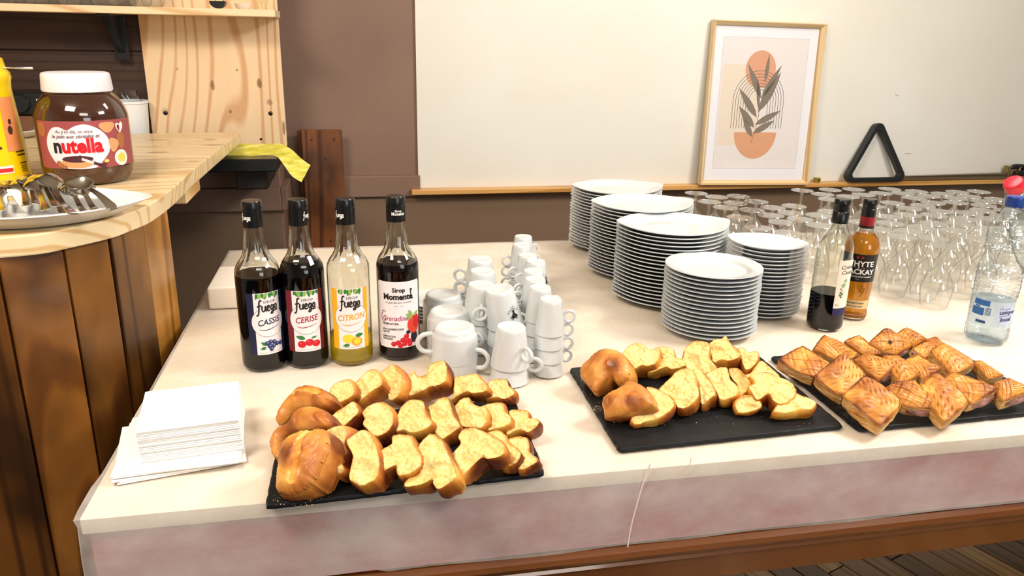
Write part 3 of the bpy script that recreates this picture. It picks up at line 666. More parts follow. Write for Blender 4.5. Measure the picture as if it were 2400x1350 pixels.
# ============================================================ ON THE LEDGE AND WALL
FRW = wood('frame_pale_wood', 'ecd2a6', 'e0c08f', 'c9a06a', 60, 2, .06, False, .42, bumpd=.0002)
FRH = wood('frame_pale_wood_rail', 'ecd2a6', 'e0c08f', 'c9a06a', 60, 0, .06, False, .42, bumpd=.0002)
a, b = ony(1634, 430, 3.1), ony(1884, 428, 3.1); fwid = b.x-a.x
top = ony(1792, 52, 3.128); fht = (top.z-LZ)
lean = math.atan2(.036, fht)
fr = thing('picture_frame', 'pale wood picture frame with a printed plant leaning on the white wall', 'picture', ((a.x+b.x)/2, 3.095, LZ+.0008), (-lean, math.radians(.8), 0))
w, h = fwid/2, fht/math.cos(lean); D = .032; t0 = .018
def fbar(p):  # p: outer quad corners -> mitred bar with bevelled inner slope
    pass
def mitre(name, o1, o2, i1, i2):
    # outer edge o1-o2, inner edge i1-i2 (x,z); front lip at y=-D+.0, inner slopes back to y=-.014
    q = lambda a_, b_, t_: (a_[0]+(b_[0]-a_[0])*t_, a_[1]+(b_[1]-a_[1])*t_)
    m1, m2 = q(o1, i1, .22), q(o2, i2, .22)
    vs = []
    for (x, z), y in ((o1, 0), (o1, -D), (m1, -D), (i1, -.016), (i1, 0)): vs.append((x, y, z))
    for (x, z), y in ((o2, 0), (o2, -D), (m2, -D), (i2, -.016), (i2, 0)): vs.append((x, y, z))
    obj(name, (vs, [(0, 1, 6, 5), (1, 2, 7, 6), (2, 3, 8, 7), (3, 4, 9, 8), (4, 0, 5, 9), (0, 4, 3, 2, 1), (5, 6, 7, 8, 9)]), FRH if abs(o1[1]-o2[1]) < .01 else FRW, fr, smooth=False)
O = [(-w, 0), (w, 0), (w, h), (-w, h)]; I = [(-w+t0, t0), (w-t0, t0), (w-t0, h-t0), (-w+t0, h-t0)]
for k in range(4): mitre('frame_bar', O[k], O[(k+1) % 4], I[k], I[(k+1) % 4])
def fl_(t, y): return [(x, y, z) for x, z in t[0]], t[1]
aw, ah = w-t0, h-2*t0
obj('mount', fl_(rect2(-aw, t0, aw, h-t0, 1), -.006), Mat('white_mount', 'f1f0f6', .8).m, fr, smooth=False)
# print, coordinates read across the mount: u in 0..1 left to right, v 0..1 bottom to top
mx0, mx1, mz0, mz1 = -aw+.042, aw-.042, t0+.05, h-t0-.045
pw, ph = mx1-mx0, mz1-mz0
art = obj('print', fl_(rect2(mx0, mz0, mx1, mz1, 1), -.0064), Mat('print_paper', 'ece4e2', .8).m, fr, smooth=False)
obj('mount_edge', fl_(join2([rect2(mx0-.0012, mz0-.0012, mx1+.0012, mz0, 1), rect2(mx0-.0012, mz1, mx1+.0012, mz1+.0012, 1), rect2(mx0-.0012, mz0, mx0, mz1, 1), rect2(mx1, mz0, mx1+.0012, mz1, 1)]), -.0066), inkm('mount_edge', 'c9c2c4'), fr, smooth=False)
def uv(u, v): return mx0+pw*u, mz0+ph*v
def AR(name, t, e, col): obj(name, fl_(t, -.0064-e), inkm('print_'+name, col, .8), art, smooth=False)
AR('cream_block', rect2(*uv(0.02, .18), *uv(.48, .8), 1), .0002, 'ebdccb')
cx_, cz_ = uv(.46, .765); rr_ = pw*.178
AR('sun', disc2(cx_, cz_, rr_, rr_*1.12, 1, 36), .0004, 'dfa383')
bx, bz = uv(.47, .285); hw = pw*.255
AR('bowl_shape', poly2([(bx-hw, bz)]+[(bx+hw*math.cos(PI+PI*k/24), bz+pw*.29*math.sin(PI+PI*k/24)) for k in range(25)]), .0004, 'dfa37c')
ax, _ = uv(.47, 0)
_, az0 = uv(0, .315); _, az1 = uv(0, .53); arches = []
for k in range(7):
    r = pw*(.30-.031*k); pts = [(ax-r, az0), (ax-r, az1)]+[(ax-r*math.cos(PI*q/14), az1+r*1.05*math.sin(PI*q/14)) for q in range(1, 14)]+[(ax+r, az1), (ax+r, az0)]
    arches.append(rib2(pts, .0018, 2))
AR('arch_lines', join2(arches), .0006, '55504c')
sx_, sz_ = uv(.44, .2); st = [(sx_-.006, sz_), (sx_+.012, sz_+ph*.12), (sx_+.022, sz_+ph*.28), (sx_+.034, sz_+ph*.48)]
L_ = []
for (f, ang, ln, wd) in ((.98, 86, .115, .007), (.72, 118, .16, .011), (.72, 60, .16, .010), (.6, 66, .17, .0), (.55, 98, .13, .006), (.42, 128, .15, .012), (.50, 62, .19, .015), (.25, 132, .12, .012), (.30, 28, .13, .011), (.16, 30, .11, .011), (.10, 122, .095, .010)):
    zz = sz_+ph*.48*f; xx = sx_-.006+.04*f; 
    if wd: L_.append(leaf2(xx, zz, ln*1.0, wd*1.25, math.radians(ang)))
AR('leaves', join2(L_), .0009, '85786c')
AR('stem', rib2(st, .002, 4), .001, '85786c')
obj('glazing', fl_(rect2(-aw-.003, t0-.003, aw+.003, h-t0+.003, 1), -.0145), thinglass('picture_glazing', 'ffffff', 'f0f0f0', .02), fr, smooth=False)

# pool triangle
TY_ = 3.098
P3 = [ony(1968, 419, TY_), ony(2119, 417, TY_), ony(2046, 274, TY_+.03)]
c3 = (P3[0]+P3[1])/2; base = Vector((c3.x, TY_, LZ))
def rounded(P, r, n=6):
    out = []
    for k in range(len(P)):
        p, a_, b_ = P[k], P[k-1], P[(k+1) % len(P)]; da, db = (a_-p).normalized(), (b_-p).normalized(); an = da.angle(db); d = r/math.tan(an/2)
        s, e = p+da*d, p+db*d; c = p+(da+db).normalized()*(r/math.sin(an/2))
        for i in range(n+1): v = (s-c).lerp(e-c, i/n).normalized()*r; out.append(c+v)
    return out
hT = P3[2].z-LZ; wT = (P3[1]-P3[0]).length/2
T2 = [Vector((-wT, 0, 0)), Vector((wT, 0, 0)), Vector((.0, hT, 0))]
o_ = rounded(T2, .026); cen = Vector((0, hT*.36, 0)); i_ = rounded([Vector((-wT+.034, .019, 0)), Vector((wT-.034, .019, 0)), Vector((0, hT-.042, 0))], .014)
n = len(o_); vs = []
for ring, y in ((o_, 0), (o_, -.032), (i_, -.032), (i_, 0)): vs += [(p.x, y, p.y) for p in ring]
fs = [(r*n+k, r*n+(k+1) % n, ((r+1) % 4)*n+(k+1) % n, ((r+1) % 4)*n+k) for r in range(4) for k in range(n)]
tag(obj('ball_triangle', bevelled((vs, fs), .003, 2, 50), Mat('black_plastic', '14181a', .4).m, None, (base.x, 3.10, LZ+.0006), (-.14, 0, 0), smooth=False), 'black plastic pool ball triangle leaning on the white wall', 'triangle')
# chalk cube
q = onz(1908, 425, LZ)
ch = thing('chalk_cube', 'small gold-green pool chalk cube on the wooden ledge', 'chalk', (q.x, 3.11, LZ+.0005), .15)
obj('cube', bevelled(box(-.0115, .0115, -.0115, .0115, 0, .02), .001, 1), Mat('chalk_wrap', 'a99a34', .35, metal=.4).m, ch, smooth=False)
obj('chalk_hollow', xf(disc2(0, 0, .006, .006, 1, 14) and flat(disc2(0, .01, .006, .006, 1, 14), .0118), Matrix.Identity(4)), inkm('chalk_dark', '2c2a14'), ch)
# sheathed blade
a, b = ony(2112, 407, 3.105), ony(2356, 404, 3.105)
sw = thing('sheathed_sword', 'long brown sheathed blade with brass guard lying on the ledge', 'sword', (a.x, 3.105, LZ+.0005), 0)
Ls = b.x-a.x
BRS = Mat('aged_brass', '9a8456', .3, metal=.9).m
obj('scabbard', bevelled(([(0, -.012, .002), (0, .012, .002), (0, .012, .022), (0, -.012, .022), (Ls, -.014, 0), (Ls, .014, 0), (Ls, .014, .03), (Ls, -.014, .03)], [(0, 1, 2, 3), (7, 6, 5, 4), (0, 4, 5, 1), (1, 5, 6, 2), (2, 6, 7, 3), (3, 7, 4, 0)]), .003, 1), wood('scabbard_wood', '6a5636', '4c3a24', '2c2013', 50, 0, .05, coat=.5, rough=.3), sw, smooth=False)
obj('chape', box(-.012, .03, -.0135, .0135, .001, .024, .003), BRS, sw, smooth=False)
obj('guard', box(Ls, Ls+.012, -.018, .018, .0, .062, .004), BRS, sw, smooth=False)
obj('guard', xf(box(0, .008, -.012, .012, -.005, .05, .003), Matrix.Translation((Ls+.055, 0, .012)) @ Matrix.Rotation(.25, 4, 'Y')), BRS, sw, smooth=False)
obj('ring_plate', tube([(Ls+.036+.016*math.cos(t), -.012, .024+.016*math.sin(t)) for t in [2*PI*k/18 for k in range(18)]], .004, 8, closed=True), BRS, sw)
gp = smoothp([(Ls+.012, 0, .018), (Ls+.05, 0, .022), (Ls+.1, 0, .03), (Ls+.2, 0, .032), (Ls+.3, 0, .03)], 4)
obj('grip', tube(gp, [.012+.006*min(1, i/6)+.0012*(i % 2) for i in range(len(gp))], 14), Mat('black_grip', '131110', .45).m, sw)
obj('hilt_cap', tube(smoothp([(Ls+.02, 0, .05), (Ls+.05, 0, .058), (Ls+.1, 0, .056), (Ls+.16, 0, .054)], 3), [.004, .008, .011, .012, .012, .012, .012, .012, .012, .012], 10), Mat('black_grip_b', '1b1712', .4).m, sw)

# ============================================================ SYRUP BOTTLES
BG = Mat('bottle_glass', 'f6f7f2', .0, trans=1, ior=1.46).m
bprof = [(.0, .0), (.030, .0), (.036, .002), (.0395, .008), (.04, .016), (.04, .176), (.0398, .184), (.038, .193), (.034, .201), (.029, .208), (.0245, .216), (.0215, .226), (.0192, .24), (.0175, .256), (.0165, .272), (.0160, .29), (.0160, .312)]
def bpr(z, P=bprof):
    for (r0, z0), (r1, z1) in zip(P, P[1:]):
        if z0 <= z <= z1 and z1 > z0: return r0+(r1-r0)*(z-z0)/(z1-z0)
    return P[-1][0]
def flute(r, z, a):
    if .188 < z < .272: return r-.0011*(1-abs((z-.228)/.045))*(.5+.5*math.cos(14*a)) if r > .01 else r
    return r
def glass_shell(prof, wall=.0026, base=.006, mod=None, seg=56):
    inner = [(max(r-wall, .0), z) for r, z in prof if z > .012]; inner = [(0, base), (inner[0][0]*.8, base), (inner[0][0], base+.006)]+[p for p in inner if p[1] > base+.008]
    o = [(r, z) for r, z in prof]; full = o+[p for p in inner[::-1]]
    return lathe(full, seg, False, False, mod=lambda r, z, a: mod(r, z, a) if mod else r)
def liquid(prof, level, wall=.0016, base=.0045, seg=56):
    P = [(max(0, r-wall), z) for r, z in prof if base+.006 < z < level]
    P = [(0, base), (P[0][0]*.85, base), (P[0][0], base+.006)]+P+[(bpr(level, prof)-wall, level), (0, level)]
    return lathe(P, seg, False, False)
gshell = mesh('glass', *glass_shell(bprof, mod=flute)); gshell.materials.append(BG)
capv = lathe([(.0, .268), (.0178, .268), (.0178, .2685), (.0178, .298), (.0172, .2985), (.0172, .2998), (.0178, .3003), (.0178, .312), (.0165, .3145), (.0, .3148)], 40, False, False)
CAPM = Mat('black_screw_cap', '0c0c0e', .3, coat=.15).m
FUE = [[(.9, 4.3), (.55, 4.7), (.15, 4.2), (0, 3), (-.15, 1), (-.35, -.6), (-.75, -1.3), (-1.1, -1.0)], [(-.75, 2.2), (.1, 2.5), (.9, 2.6)], [(1.05, 2.4), (1, .8), (1.4, .2), (2, .8), (2.25, 2.4), (2.25, .7), (2.6, .25)],
       [(2.85, 1.2), (3.5, 1.5), (3.6, 2.2), (3.15, 2.35), (2.8, 1.3), (3.1, .35), (3.9, .6)], [(5.15, 2.1), (4.6, 2.4), (4.2, 1.4), (4.5, .5), (5.1, 1.2), (5.25, 2.4), (5.15, .2), (4.8, -.9), (4.2, -.9), (4.6, -.1), (6.0, .0), (6.9, .3)],
       [(6.1, 2.5), (5.65, 1.5), (6.0, .6), (6.6, 1.2), (6.5, 2.3), (6.0, 2.4)]]
def fuego(sz): return join2([([( (x-2.9)*sz, y*sz) for x, y in t[0]], t[1]) for t in [rib2(s_, .52, 4) for s_ in FUE]])
GRN = inkm('label_green', '2f7a3c'); GRN2 = inkm('label_lime', '8fb04a'); LW = inkm('syrup_label_white', 'efe7ea', .45)
def leaves_top(W_, rg):
    A_, B_2 = [], []
    for k in range(13):
        x = -W_*.8+W_*1.6*k/12; t = leaf2(x, .1175, .0085+.004*rg.random(), .0030, -PI/2+rg.uniform(-.7, .7)); (B_2 if k % 4 == 2 else A_).append(t)
    return join2(A_), join2(B_2)
def syrup(px, py, label, name, liq, level, a_off, band, word, wcol, fruit, seed, top_text='fuego', captw=-.5):
    p = onz(px, py, TZ); p.y += .0; x, y = p.x, p.y
    t = thing('syrup_bottle', label, 'bottle', (x, y, TZ+.0015))
    link('glass', gshell, None, t)
    obj('syrup', liquid(bprof, level), liq, t)
    c = obj('cap', capv, CAPM, t)
    a0 = toward(x, y)
    obj('lettering', wrap(join2([([(u*.0030*.8, v*.0030*.8-.004) for u, v in [(q[0]/.003, q[1]/.003) for q in fuego(.0030)[0]]], fuego(.003)[1])] if top_text == 'fuego' else [off2(text2('Sirop', .006, bold=.02), 0, .001), off2(text2('Momento', .0085, bold=.03, squeeze=.75), 0, -.005)]), .0178, a0+captw, .286, .0004), WHITE_INK, c)
    a0 += a_off
    if top_text == 'fuego':
        Wd, H_ = .0245, .118
        lb = obj('label', wrap(rect2(-Wd, 0, Wd, H_, 14, 4), .04, a0, .036, .0003), LW, t)
        obj('side_band', wrap(join2([rect2(-Wd-.013, 0, -Wd, H_, 5, 1), rect2(Wd, 0, Wd+.010, H_, 4, 1)]), .04, a0, .036, .0003), band, lb)
        obj('round_field', wrap(disc2(0, .063, .0305, .029, 5, 30), .04, a0, .036, .0006), LW, lb)
        obj('round_outline', wrap(ring2(0, .063, .0305, .029, .0005), .04, a0, .036, .0008), inkm('outline_grey', '6a6064'), lb)
        A_, B_2 = leaves_top(Wd, random.Random(seed)); obj('leaf_print', wrap(A_, .04, a0, .036, .0007), GRN, lb); obj('leaf_print', wrap(B_2, .04, a0, .036, .0008), GRN2, lb)
        obj('lettering', wrap(join2([off2(text2('SIROP', .0072, space=1.2), .003, .0985), off2(fuego(.0048), -.001, .0825), ring2(.0225, .099, .0009, .0009, .0003, 10)]), .04, a0, .036, .0010), INK, lb)
        obj('word', wrap(join2([off2(text2(word, .0158, shear=.3, bold=.012, rot=.10, squeeze=.86), 0, .058), rib2([(-.018, .05), (-.008, .0475), (.005, .0495), (.019, .0535)], .0013, 5, True)]), .04, a0, .036, .0010), wcol, lb)
        obj('small_lettering', wrap(off2(text2('LA QUALITE PROFESSIONNELLE', .0026, space=1.1), 0, .003), .04, a0, .036, .0006), inkm('label_small', '9a8f92'), lb)
        for nm, tt, mt, e in fruit: obj(nm, wrap(off2(tt, 0, 0), .04, a0, .036, e), mt, lb)
    else:
        Wd, H_ = .046, .132; r = .005
        R_2 = rect2(-Wd, 0, Wd, H_, 26, 10); vs = [(x_, min(max(y_, r-math.sqrt(max(0, r*r-max(0, abs(x_)-Wd+r)**2))), H_-r+math.sqrt(max(0, r*r-max(0, abs(x_)-Wd+r)**2)))) for x_, y_ in R_2[0]]
        lb = obj('label', wrap((vs, R_2[1]), .04, a0, .028, .0003), LW, t)
        obj('lettering', wrap(join2([off2(text2('Sirop', .0115, bold=.03), 0, .112), off2(text2('Momento', .0158, bold=.04, squeeze=.92), -.001, .0975), rib2([(.027, .114), (.023, .117), (.024, .108), (.024, .099), (.029, .097)], .002, 4), off2(text2('Le goût des bons moments', .0046), 0, .090), rect2(-.008, .084, -.003, .0845), rect2(.003, .084, .008, .0845)]), .04, a0, .028, .0008), INK, lb)
        obj('word', wrap(off2(text2('Grenadine', .0145, shear=.25, bold=.0, squeeze=.82), -.0085, .055), .04, a0, .028, .0008), wcol, lb)
        obj('word', wrap(rib2([(-.026, .072), (-.032, .074), (-.036, .062), (-.033, .052), (-.027, .056), (-.028, .063)], .0012, 4), .04, a0, .028, .0009), wcol, lb)
        obj('small_lettering', wrap(join2([off2(text2(s_, .0052, bold=.02, align='LEFT', squeeze=.8), -.034, yy) for s_, yy in (('ARÔME NATUREL', .047), ('SANS CONSERVATEUR', .036), ('AJOUTÉ', .031), ('FABRICATION', .0215), ('FRANÇAISE', .0165))]+[rect2(-.034, .0435, -.02, .0437), rect2(-.034, .0275, -.02, .0277)]), .04, a0, .028, .0008), INK, lb)
        for nm, tt, mt, e in fruit: obj(nm, wrap(tt, .04, a0, .028, e), mt, lb)
    return t
DKL = lambda n, c: Mat(n, c, .1, spec=.15).m
blue = inkm('berry_blue', '2c3566'); blue2 = inkm('berry_light', '8d93c0'); red = inkm('cherry_red', 'cc1527'); red2 = inkm('cherry_light', 'f0606a'); yel = inkm('lemon_yellow', 'f0d33a'); ora = inkm('lemon_orange', 'f2a12c')
cass = [(-.006, .022), (.0, .024), (.007, .023), (-.002, .016), (.005, .015), (.0125, .018), (.020, .017), (.001, .010)]
f1 = [('berry_print', join2([disc2(x, y, .0042, .0042, 1, 14) for x, y in cass]), blue, .0009), ('berry_print', join2([disc2(x+.0008, y+.001, .0015, .0015, 1, 10) for x, y in cass]), blue2, .0012), ('leaf_print', join2([leaf2(-.006, .018, .013, .0032, 2.6), leaf2(-.008, .014, .011, .003, 3.4)]), GRN, .0008)]
f2 = [('cherry_print', join2([disc2(-.011, .015, .0075, .0068, 1, 18), disc2(.003, .018, .0078, .0068, 1, 18), disc2(.0155, .0145, .0075, .0065, 1, 18)]), red, .0009), ('cherry_print', join2([disc2(-.013, .017, .002, .0016, 1, 8), disc2(.001, .0205, .0022, .0014, 1, 8), disc2(.014, .017, .002, .0016, 1, 8)]), red2, .0012), ('leaf_print', join2([leaf2(-.004, .026, .018, .004, 2.9), leaf2(.006, .026, .012, .002, .2)]), GRN, .0008)]
f3 = [('lemon_print', disc2(-.006, .021, .0115, .0085, 2, 20), yel, .0009), ('lemon_print', disc2(.009, .015, .010, .0085, 2, 20), ora, .0011), ('lemon_print', join2([leaf2(.009, .0155, .0075, .0021, k*PI/4) for k in range(8)]), yel, .0014), ('leaf_print', join2([leaf2(.006, .026, .016, .004, .15), leaf2(-.004, .009, .014, .003, 3.3)]), GRN, .0008)]
cur = [(-.0115, .008), (-.003, .011), (.006, .016), (.013, .023), (.001, .005), (.009, .008), (.016, .014), (.020, .006), (.024, .012)]
f4 = [('berry_print', join2([disc2(x, y, .0052, .005, 1, 14) for x, y in cur]), red, .0008), ('berry_print', join2([disc2(x-.001, y+.0015, .0012, .0011, 1, 8) for x, y in cur]), red2, .0011), ('berry_print', join2([disc2(.030, .020, .008, .013, 2, 14), disc2(.017, .031, .0045, .004, 1, 10)]), inkm('berry_black', '231425'), .0009),
      ('strawberry_print', disc2(.030, .047, .0145, .018, 3, 22, lambda a: 1-.12*math.sin(a)), inkm('strawberry', 'd8402a'), .0010), ('strawberry_print', disc2(.036, .050, .008, .014, 2, 14), red, .0013), ('leaf_print', join2([leaf2(.025, .062, .014, .003, 2.7), leaf2(.026, .062, .016, .003, 2.1), leaf2(.03, .062, .014, .003, .6), leaf2(.026, .062, .012, .003, 3.6)]), GRN2, .0014)]
syrup(622, 856, 'blackcurrant syrup bottle with blue-banded label reading CASSIS', 'cassis', DKL('dark_syrup_cassis', '07060a'), .181, .32, inkm('band_navy', '151b3d'), 'CASSIS', inkm('word_navy', '20284e'), f1, 1, captw=-.75)
syrup(722, 848, 'cherry syrup bottle with red-banded label reading CERISE', 'cerise', DKL('dark_syrup_cerise', '0a0507'), .203, .06, inkm('band_red', '6e1420'), 'CERISE', inkm('word_red', '9c1c34'), f2, 2, captw=1.0)
syrup(826, 842, 'clear lemon syrup bottle, nearly two thirds empty, label reading CITRON', 'citron', Mat('lemon_syrup', 'ffdf20', .0, trans=.6, ior=1.36).m, .058, .03, inkm('band_amber', 'f0ad1c'), 'CITRON', inkm('word_amber', 'eaa62a'), f3, 3, captw=-.7)
syrup(937, 830, 'grenadine syrup bottle with white label and berries at its corner', 'grenadine', DKL('dark_syrup_grenadine', '14040a'), .190, .02, None, 'Grenadine', inkm('word_magenta', 'a3195a'), f4, 4, top_text='momento', captw=.25)

# paper package behind the bottles
pa, pb_, pc_ = onz(490, 727, TZ), onz(650, 728, TZ), onz(545, 618, TZ+.055)
pk = thing('paper_package', 'sealed white package of napkins behind the cassis bottle', 'package', (pa.x+.085, pa.y+.085, TZ+.001), .0)
obj('block', bevelled(box(-.085, .085, -.085, .085, 0, .052), .006, 3), Mat('package_paper', 'f1e7da', .55).m, pk, smooth=False)
obj('printed_mark', [([(x, y, .0524) for x, y in t[0]], t[1]) for t in [join2([rect2(-.03, -.045, .02, -.036, 1), rect2(-.02, -.02, .045, -.016, 1)])]][0], INK, pk, smooth=False)

# ============================================================ NAPKINS
NP = Mat('white_paper_napkin', 'f6f4f1', .8); NP.bump(NP.noise(90, 3), .3, .0005); NP = NP.m
c = (onz(335, 1065, TZ)+onz(545, 1040, TZ))/2
q = [onz(322, 1000, TZ+.062), onz(548, 972, TZ+.062), onz(546, 905, TZ+.062), onz(362, 925, TZ+.062)]
wN = .138; nc = Vector((sum(p.x for p in q)/4, sum(p.y for p in q)/4, 0)); na = math.atan2((q[1]-q[0]).y, (q[1]-q[0]).x)
def napkin_mesh(s, th, seed):
    rg = random.Random(seed); vs = []; N = 6
    bm = bevelled(box(-s/2, s/2, -s/2, s/2, 0, th), th*.4, 1)
    return mesh('napkin', [(v[0]+.0015*noise.noise(Vector((v[0]*20, v[1]*20, seed))), v[1]+.0015*noise.noise(Vector((v[1]*22, seed, v[0]*20))), v[2]) for v in bm[0]], bm[1], False)
nm = [napkin_mesh(wN, .0021, k) for k in range(4)]; nb = [napkin_mesh(.168, .0016, 10+k) for k in range(3)]
for m_ in nm+nb: m_.materials.append(NP)
rg = random.Random(5); z = TZ+.0015
for k in range(7):
    o = link('napkin', nb[k % 3], None, None, (nc.x-.017+.006*k/7+rg.uniform(-.004, .004), nc.y-.016+.004*k/7+rg.uniform(-.004, .004), z)); o.rotation_euler = (0, 0, na+.06-.02*k+rg.uniform(-.03, .03)); z += .0018
    tag(o, 'wider white napkin fanned out at the bottom of the napkin pile', 'napkin', 'loose napkins at the bottom of the pile')
for k in range(21):
    s = k/20; o = link('napkin', nm[k % 4], None, None, (nc.x+.004*(1-s)+rg.uniform(-.0008, .0008), nc.y-.004*(1-s)+rg.uniform(-.0008, .0008), z)); o.rotation_euler = (0, 0, na+rg.uniform(-.008, .008)); z += .0023
    if k < 20: tag(o, 'folded white paper napkin in the neat block of the pile', 'napkin', 'folded napkins in the block')
    else: tag(o, 'topmost folded white napkin of the square pile', 'napkin')
# ============================================================ CUPS
def cup_small():
    o = [(.0, .0650), (.014, .0650), (.0165, .0657), (.019, .066), (.0205, .0645), (.0215, .060), (.0245, .035), (.0272, .012), (.0283, .003), (.0285, .0008), (.0278, .0), (.0268, .0008), (.0262, .005), (.0225, .035), (.019, .058), (.0, .060)]
    return lathe(o[::-1], 36, False, False)
def ring_handle(R, r, cx, cz, flat=1.0, seg=20, squash=1.0):
    return tube([(cx+R*squash*math.cos(t), 0, cz+R*math.sin(t)) for t in [2*PI*k/seg for k in range(seg)]], r, 8, closed=True)
csm = mesh('cup', *cup_small()); csm.materials.append(PORC)
chm_ = mesh('handle', *ring_handle(.0105, .0030, .0355, .030, squash=1.0)); chm_.materials.append(PORC)
def big_cup():
    o = [(.0, .0628), (.025, .0628), (.028, .0638), (.0335, .0640), (.0365, .062), (.038, .058), (.0385, .054), (.0415, .051), (.0425, .046), (.0435, .02), (.044, .003), (.0440, .0008), (.0432, 0), (.042, .0008), (.041, .006), (.039, .045), (.034, .056), (.0, .057)]
    return lathe(o[::-1], 48, False, False)
bcm = mesh('cup', *big_cup()); bcm.materials.append(PORC)
hp = smoothp([(.040, 0, .050), (.056, 0, .049), (.0665, 0, .040), (.067, 0, .028), (.058, 0, .017), (.041, 0, .014)], 4)
bhm = mesh('handle', *tube(hp, .0046, 10)); bhm.materials.append(PORC)
def logo(t, ang, tilt=0):
    rf = lambda z: .0285-.0075*(z/.064)*1.0
    a = math.radians(ang); z0 = .0
    fig = join2([disc2(0, .0225, .0048, .0038, 1, 12, lambda a_: 1+.18*math.sin(5*a_)), poly2([(-.0012, .0275), (.0012, .0275), (.0014, .0315), (.0024, .033), (-.0024, .033), (-.0014, .0315)]), poly2([(-.004, .0235), (.004, .0235), (.0012, .0285), (-.0012, .0285)]), disc2(-.0052, .0215, .0011, .0013, 1, 6), disc2(.0052, .0215, .0011, .0013, 1, 6), disc2(-.004, .0182, .0012, .001, 1, 6), disc2(.004, .0182, .0012, .001, 1, 6)])
    marks = []
    for k in range(7):
        th = math.radians(150-20*k); c, s = .0098*math.cos(th), .0104*math.sin(th); marks.append(rib2([(c-.0012*math.cos(th+1.2), .0255+s-.001), (c, .0255+s+.0006), (c+.0012*math.cos(th+.4), .0255+s-.0012)], .0007, 3))
    marks.append(rect2(-.0035, .0385, .0035, .0391, 2))
    e = obj('printed_emblem', wrap(join2([fig]+marks), rf, a, z0, .0012), INK, t)
    obj('emblem_outline', wrap(ring2(0, .0242, .0078, .0098, .0003, 28), rf, a, z0, .0011), inkm('emblem_grey', '7c7468'), e)
PIT, PITB = .0268, .026
def stack_small(px, py, n, hang, labels, logo_on=None, tilt=None, sc=(1, 1), group='espresso cups in upside-down stacks'):
    ht = ((n-1)*PIT+.066)*sc[1]; p = onz(px, py, TZ+ht)
    for k in range(n):
        L_ = labels[0] if k == n-1 else labels[1]
        t = thing('espresso_cup', L_, 'cup', (p.x+rg.uniform(-.0006, .0006), p.y+rg.uniform(-.0006, .0006), TZ+.0015+k*PIT*sc[1]), (0, 0, 0), group); t.scale = (sc[0], sc[0], sc[1])
        if k == n-1 and tilt: t.rotation_euler = tilt; t.location.z += .010
        link('body', csm, None, t); h_ = link('handle', chm_, None, t); h_.rotation_euler = (0, 0, math.radians(hang[k] if hasattr(hang, '__len__') else hang+rg.uniform(-6, 6)))
        if k == n-1 and logo_on is not None: logo(t, logo_on)
Z4 = lambda x, y: (960+x/3.375, 520+y/3.375)
rg = random.Random(11)
SS = [((1115, 612), 4, 2, 'right-hand front', None, None), ((800, 828), 2, [-20, -62], 'two-cup front', None, None), ((765, 556), 3, [-5, -12, 185], 'tilted three-cup', -62, (.06, -.2, 0)),
      ((568, 496), 3, [-72, -78, -98], 'left front', None, None), ((575, 388), 3, 150, 'left middle', None, None), ((562, 295), 3, 160, 'left rear', -30, None),
      ((1032, 520), 4, [175, 170, 180, 20], 'emblem-bearing right', -85, None), ((990, 452), 4, 190, 'second right', None, None), ((978, 388), 4, 200, 'third right', None, None),
      ((1000, 313), 4, [190, 195, 200, 192], 'fourth right', -40, None), ((935, 265), 4, 195, 'rear middle', None, None), ((888, 182), 4, 185, 'rear left-turned', None, None), ((900, 116), 4, 20, 'rearmost', None, None)]
for (c, n, hang, nm_, lg, tl_) in SS:
    px, py = Z4(*c); stack_small(px, py, n, hang, ('upside-down white espresso cup topping the %s stack' % nm_, 'white espresso cup nested lower in the %s stack' % nm_), lg, tl_, (1.27, 1.14) if nm_ in ('two-cup front', 'tilted three-cup', 'left front', 'left middle', 'left rear') else (1, 1))
for c, n, hang, nm_ in (((355, 828), 2, [-32, 178], 'nearest'), ((312, 698), 2, [-25, 95], 'middle'), ((268, 570), 2, [100, 105], 'rear')):
    px, py = Z4(*c); ht = (n-1)*PITB+.064; p = onz(px, py, TZ+ht)
    for k in range(n):
        t = thing('coffee_cup', ('wide upturned white cup on top of the %s big-cup stack' if k == n-1 else 'wide white cup under the top one of the %s big-cup stack') % nm_, 'cup', (p.x, p.y, TZ+.0015+k*PITB), None, 'large coffee cups stacked upside down')
        link('body', bcm, None, t); h_ = link('handle', bhm, None, t); h_.rotation_euler = (0, 0, math.radians(hang[k]))
# saucers between bottle and big cups
q = onz(1012, 775, TZ); sm_ = mesh('saucer', *plate_mesh(.062, .062, .010, .003, 0, 0, 36, .5)); sm_.materials.append(PORC)
for k in range(5):
    o = link('saucer', sm_, None, None, (q.x+.012, q.y+.085, TZ+.0015+k*.0075)); tag(o, 'white saucer in the low stack behind the grenadine bottle', 'saucer', 'saucers behind the cups')

# ============================================================ PLATES
lens = mesh('plate', *plate_mesh(.138, .119, .013, .0038, .006, .72, 64)); lens.materials.append(PORC)
rnd = mesh('plate', *plate_mesh(.101, .101, .013, .0036, 0, 0, 64, .68, True)); rnd.materials.append(PORC)
sml = mesh('plate', *plate_mesh(.088, .074, .010, .0036, .004, .62, 56)); sml.materials.append(PORC)
def plates(me, xy, n, pitch, rot, lab, gp, jit=.0012):
    for k in range(n):
        o = link('dinner_plate', me, None, None, (xy[0]+rg.uniform(-jit, jit), xy[1]+rg.uniform(-jit, jit), TZ+.0015+k*pitch)); o.rotation_euler = (0, 0, rot+rg.uniform(-.02, .02))
        tag(o, 'top plate of the %s' % lab if k == n-1 else 'white plate inside the %s' % lab, 'plate', None if k == n-1 else gp)
h3 = .179+.006
def ctr(pl_, pr2, z): a_, b_ = onz(*pl_, TZ+z), onz(*pr2, TZ+z); return ((a_.x+b_.x)/2, (a_.y+b_.y)/2)
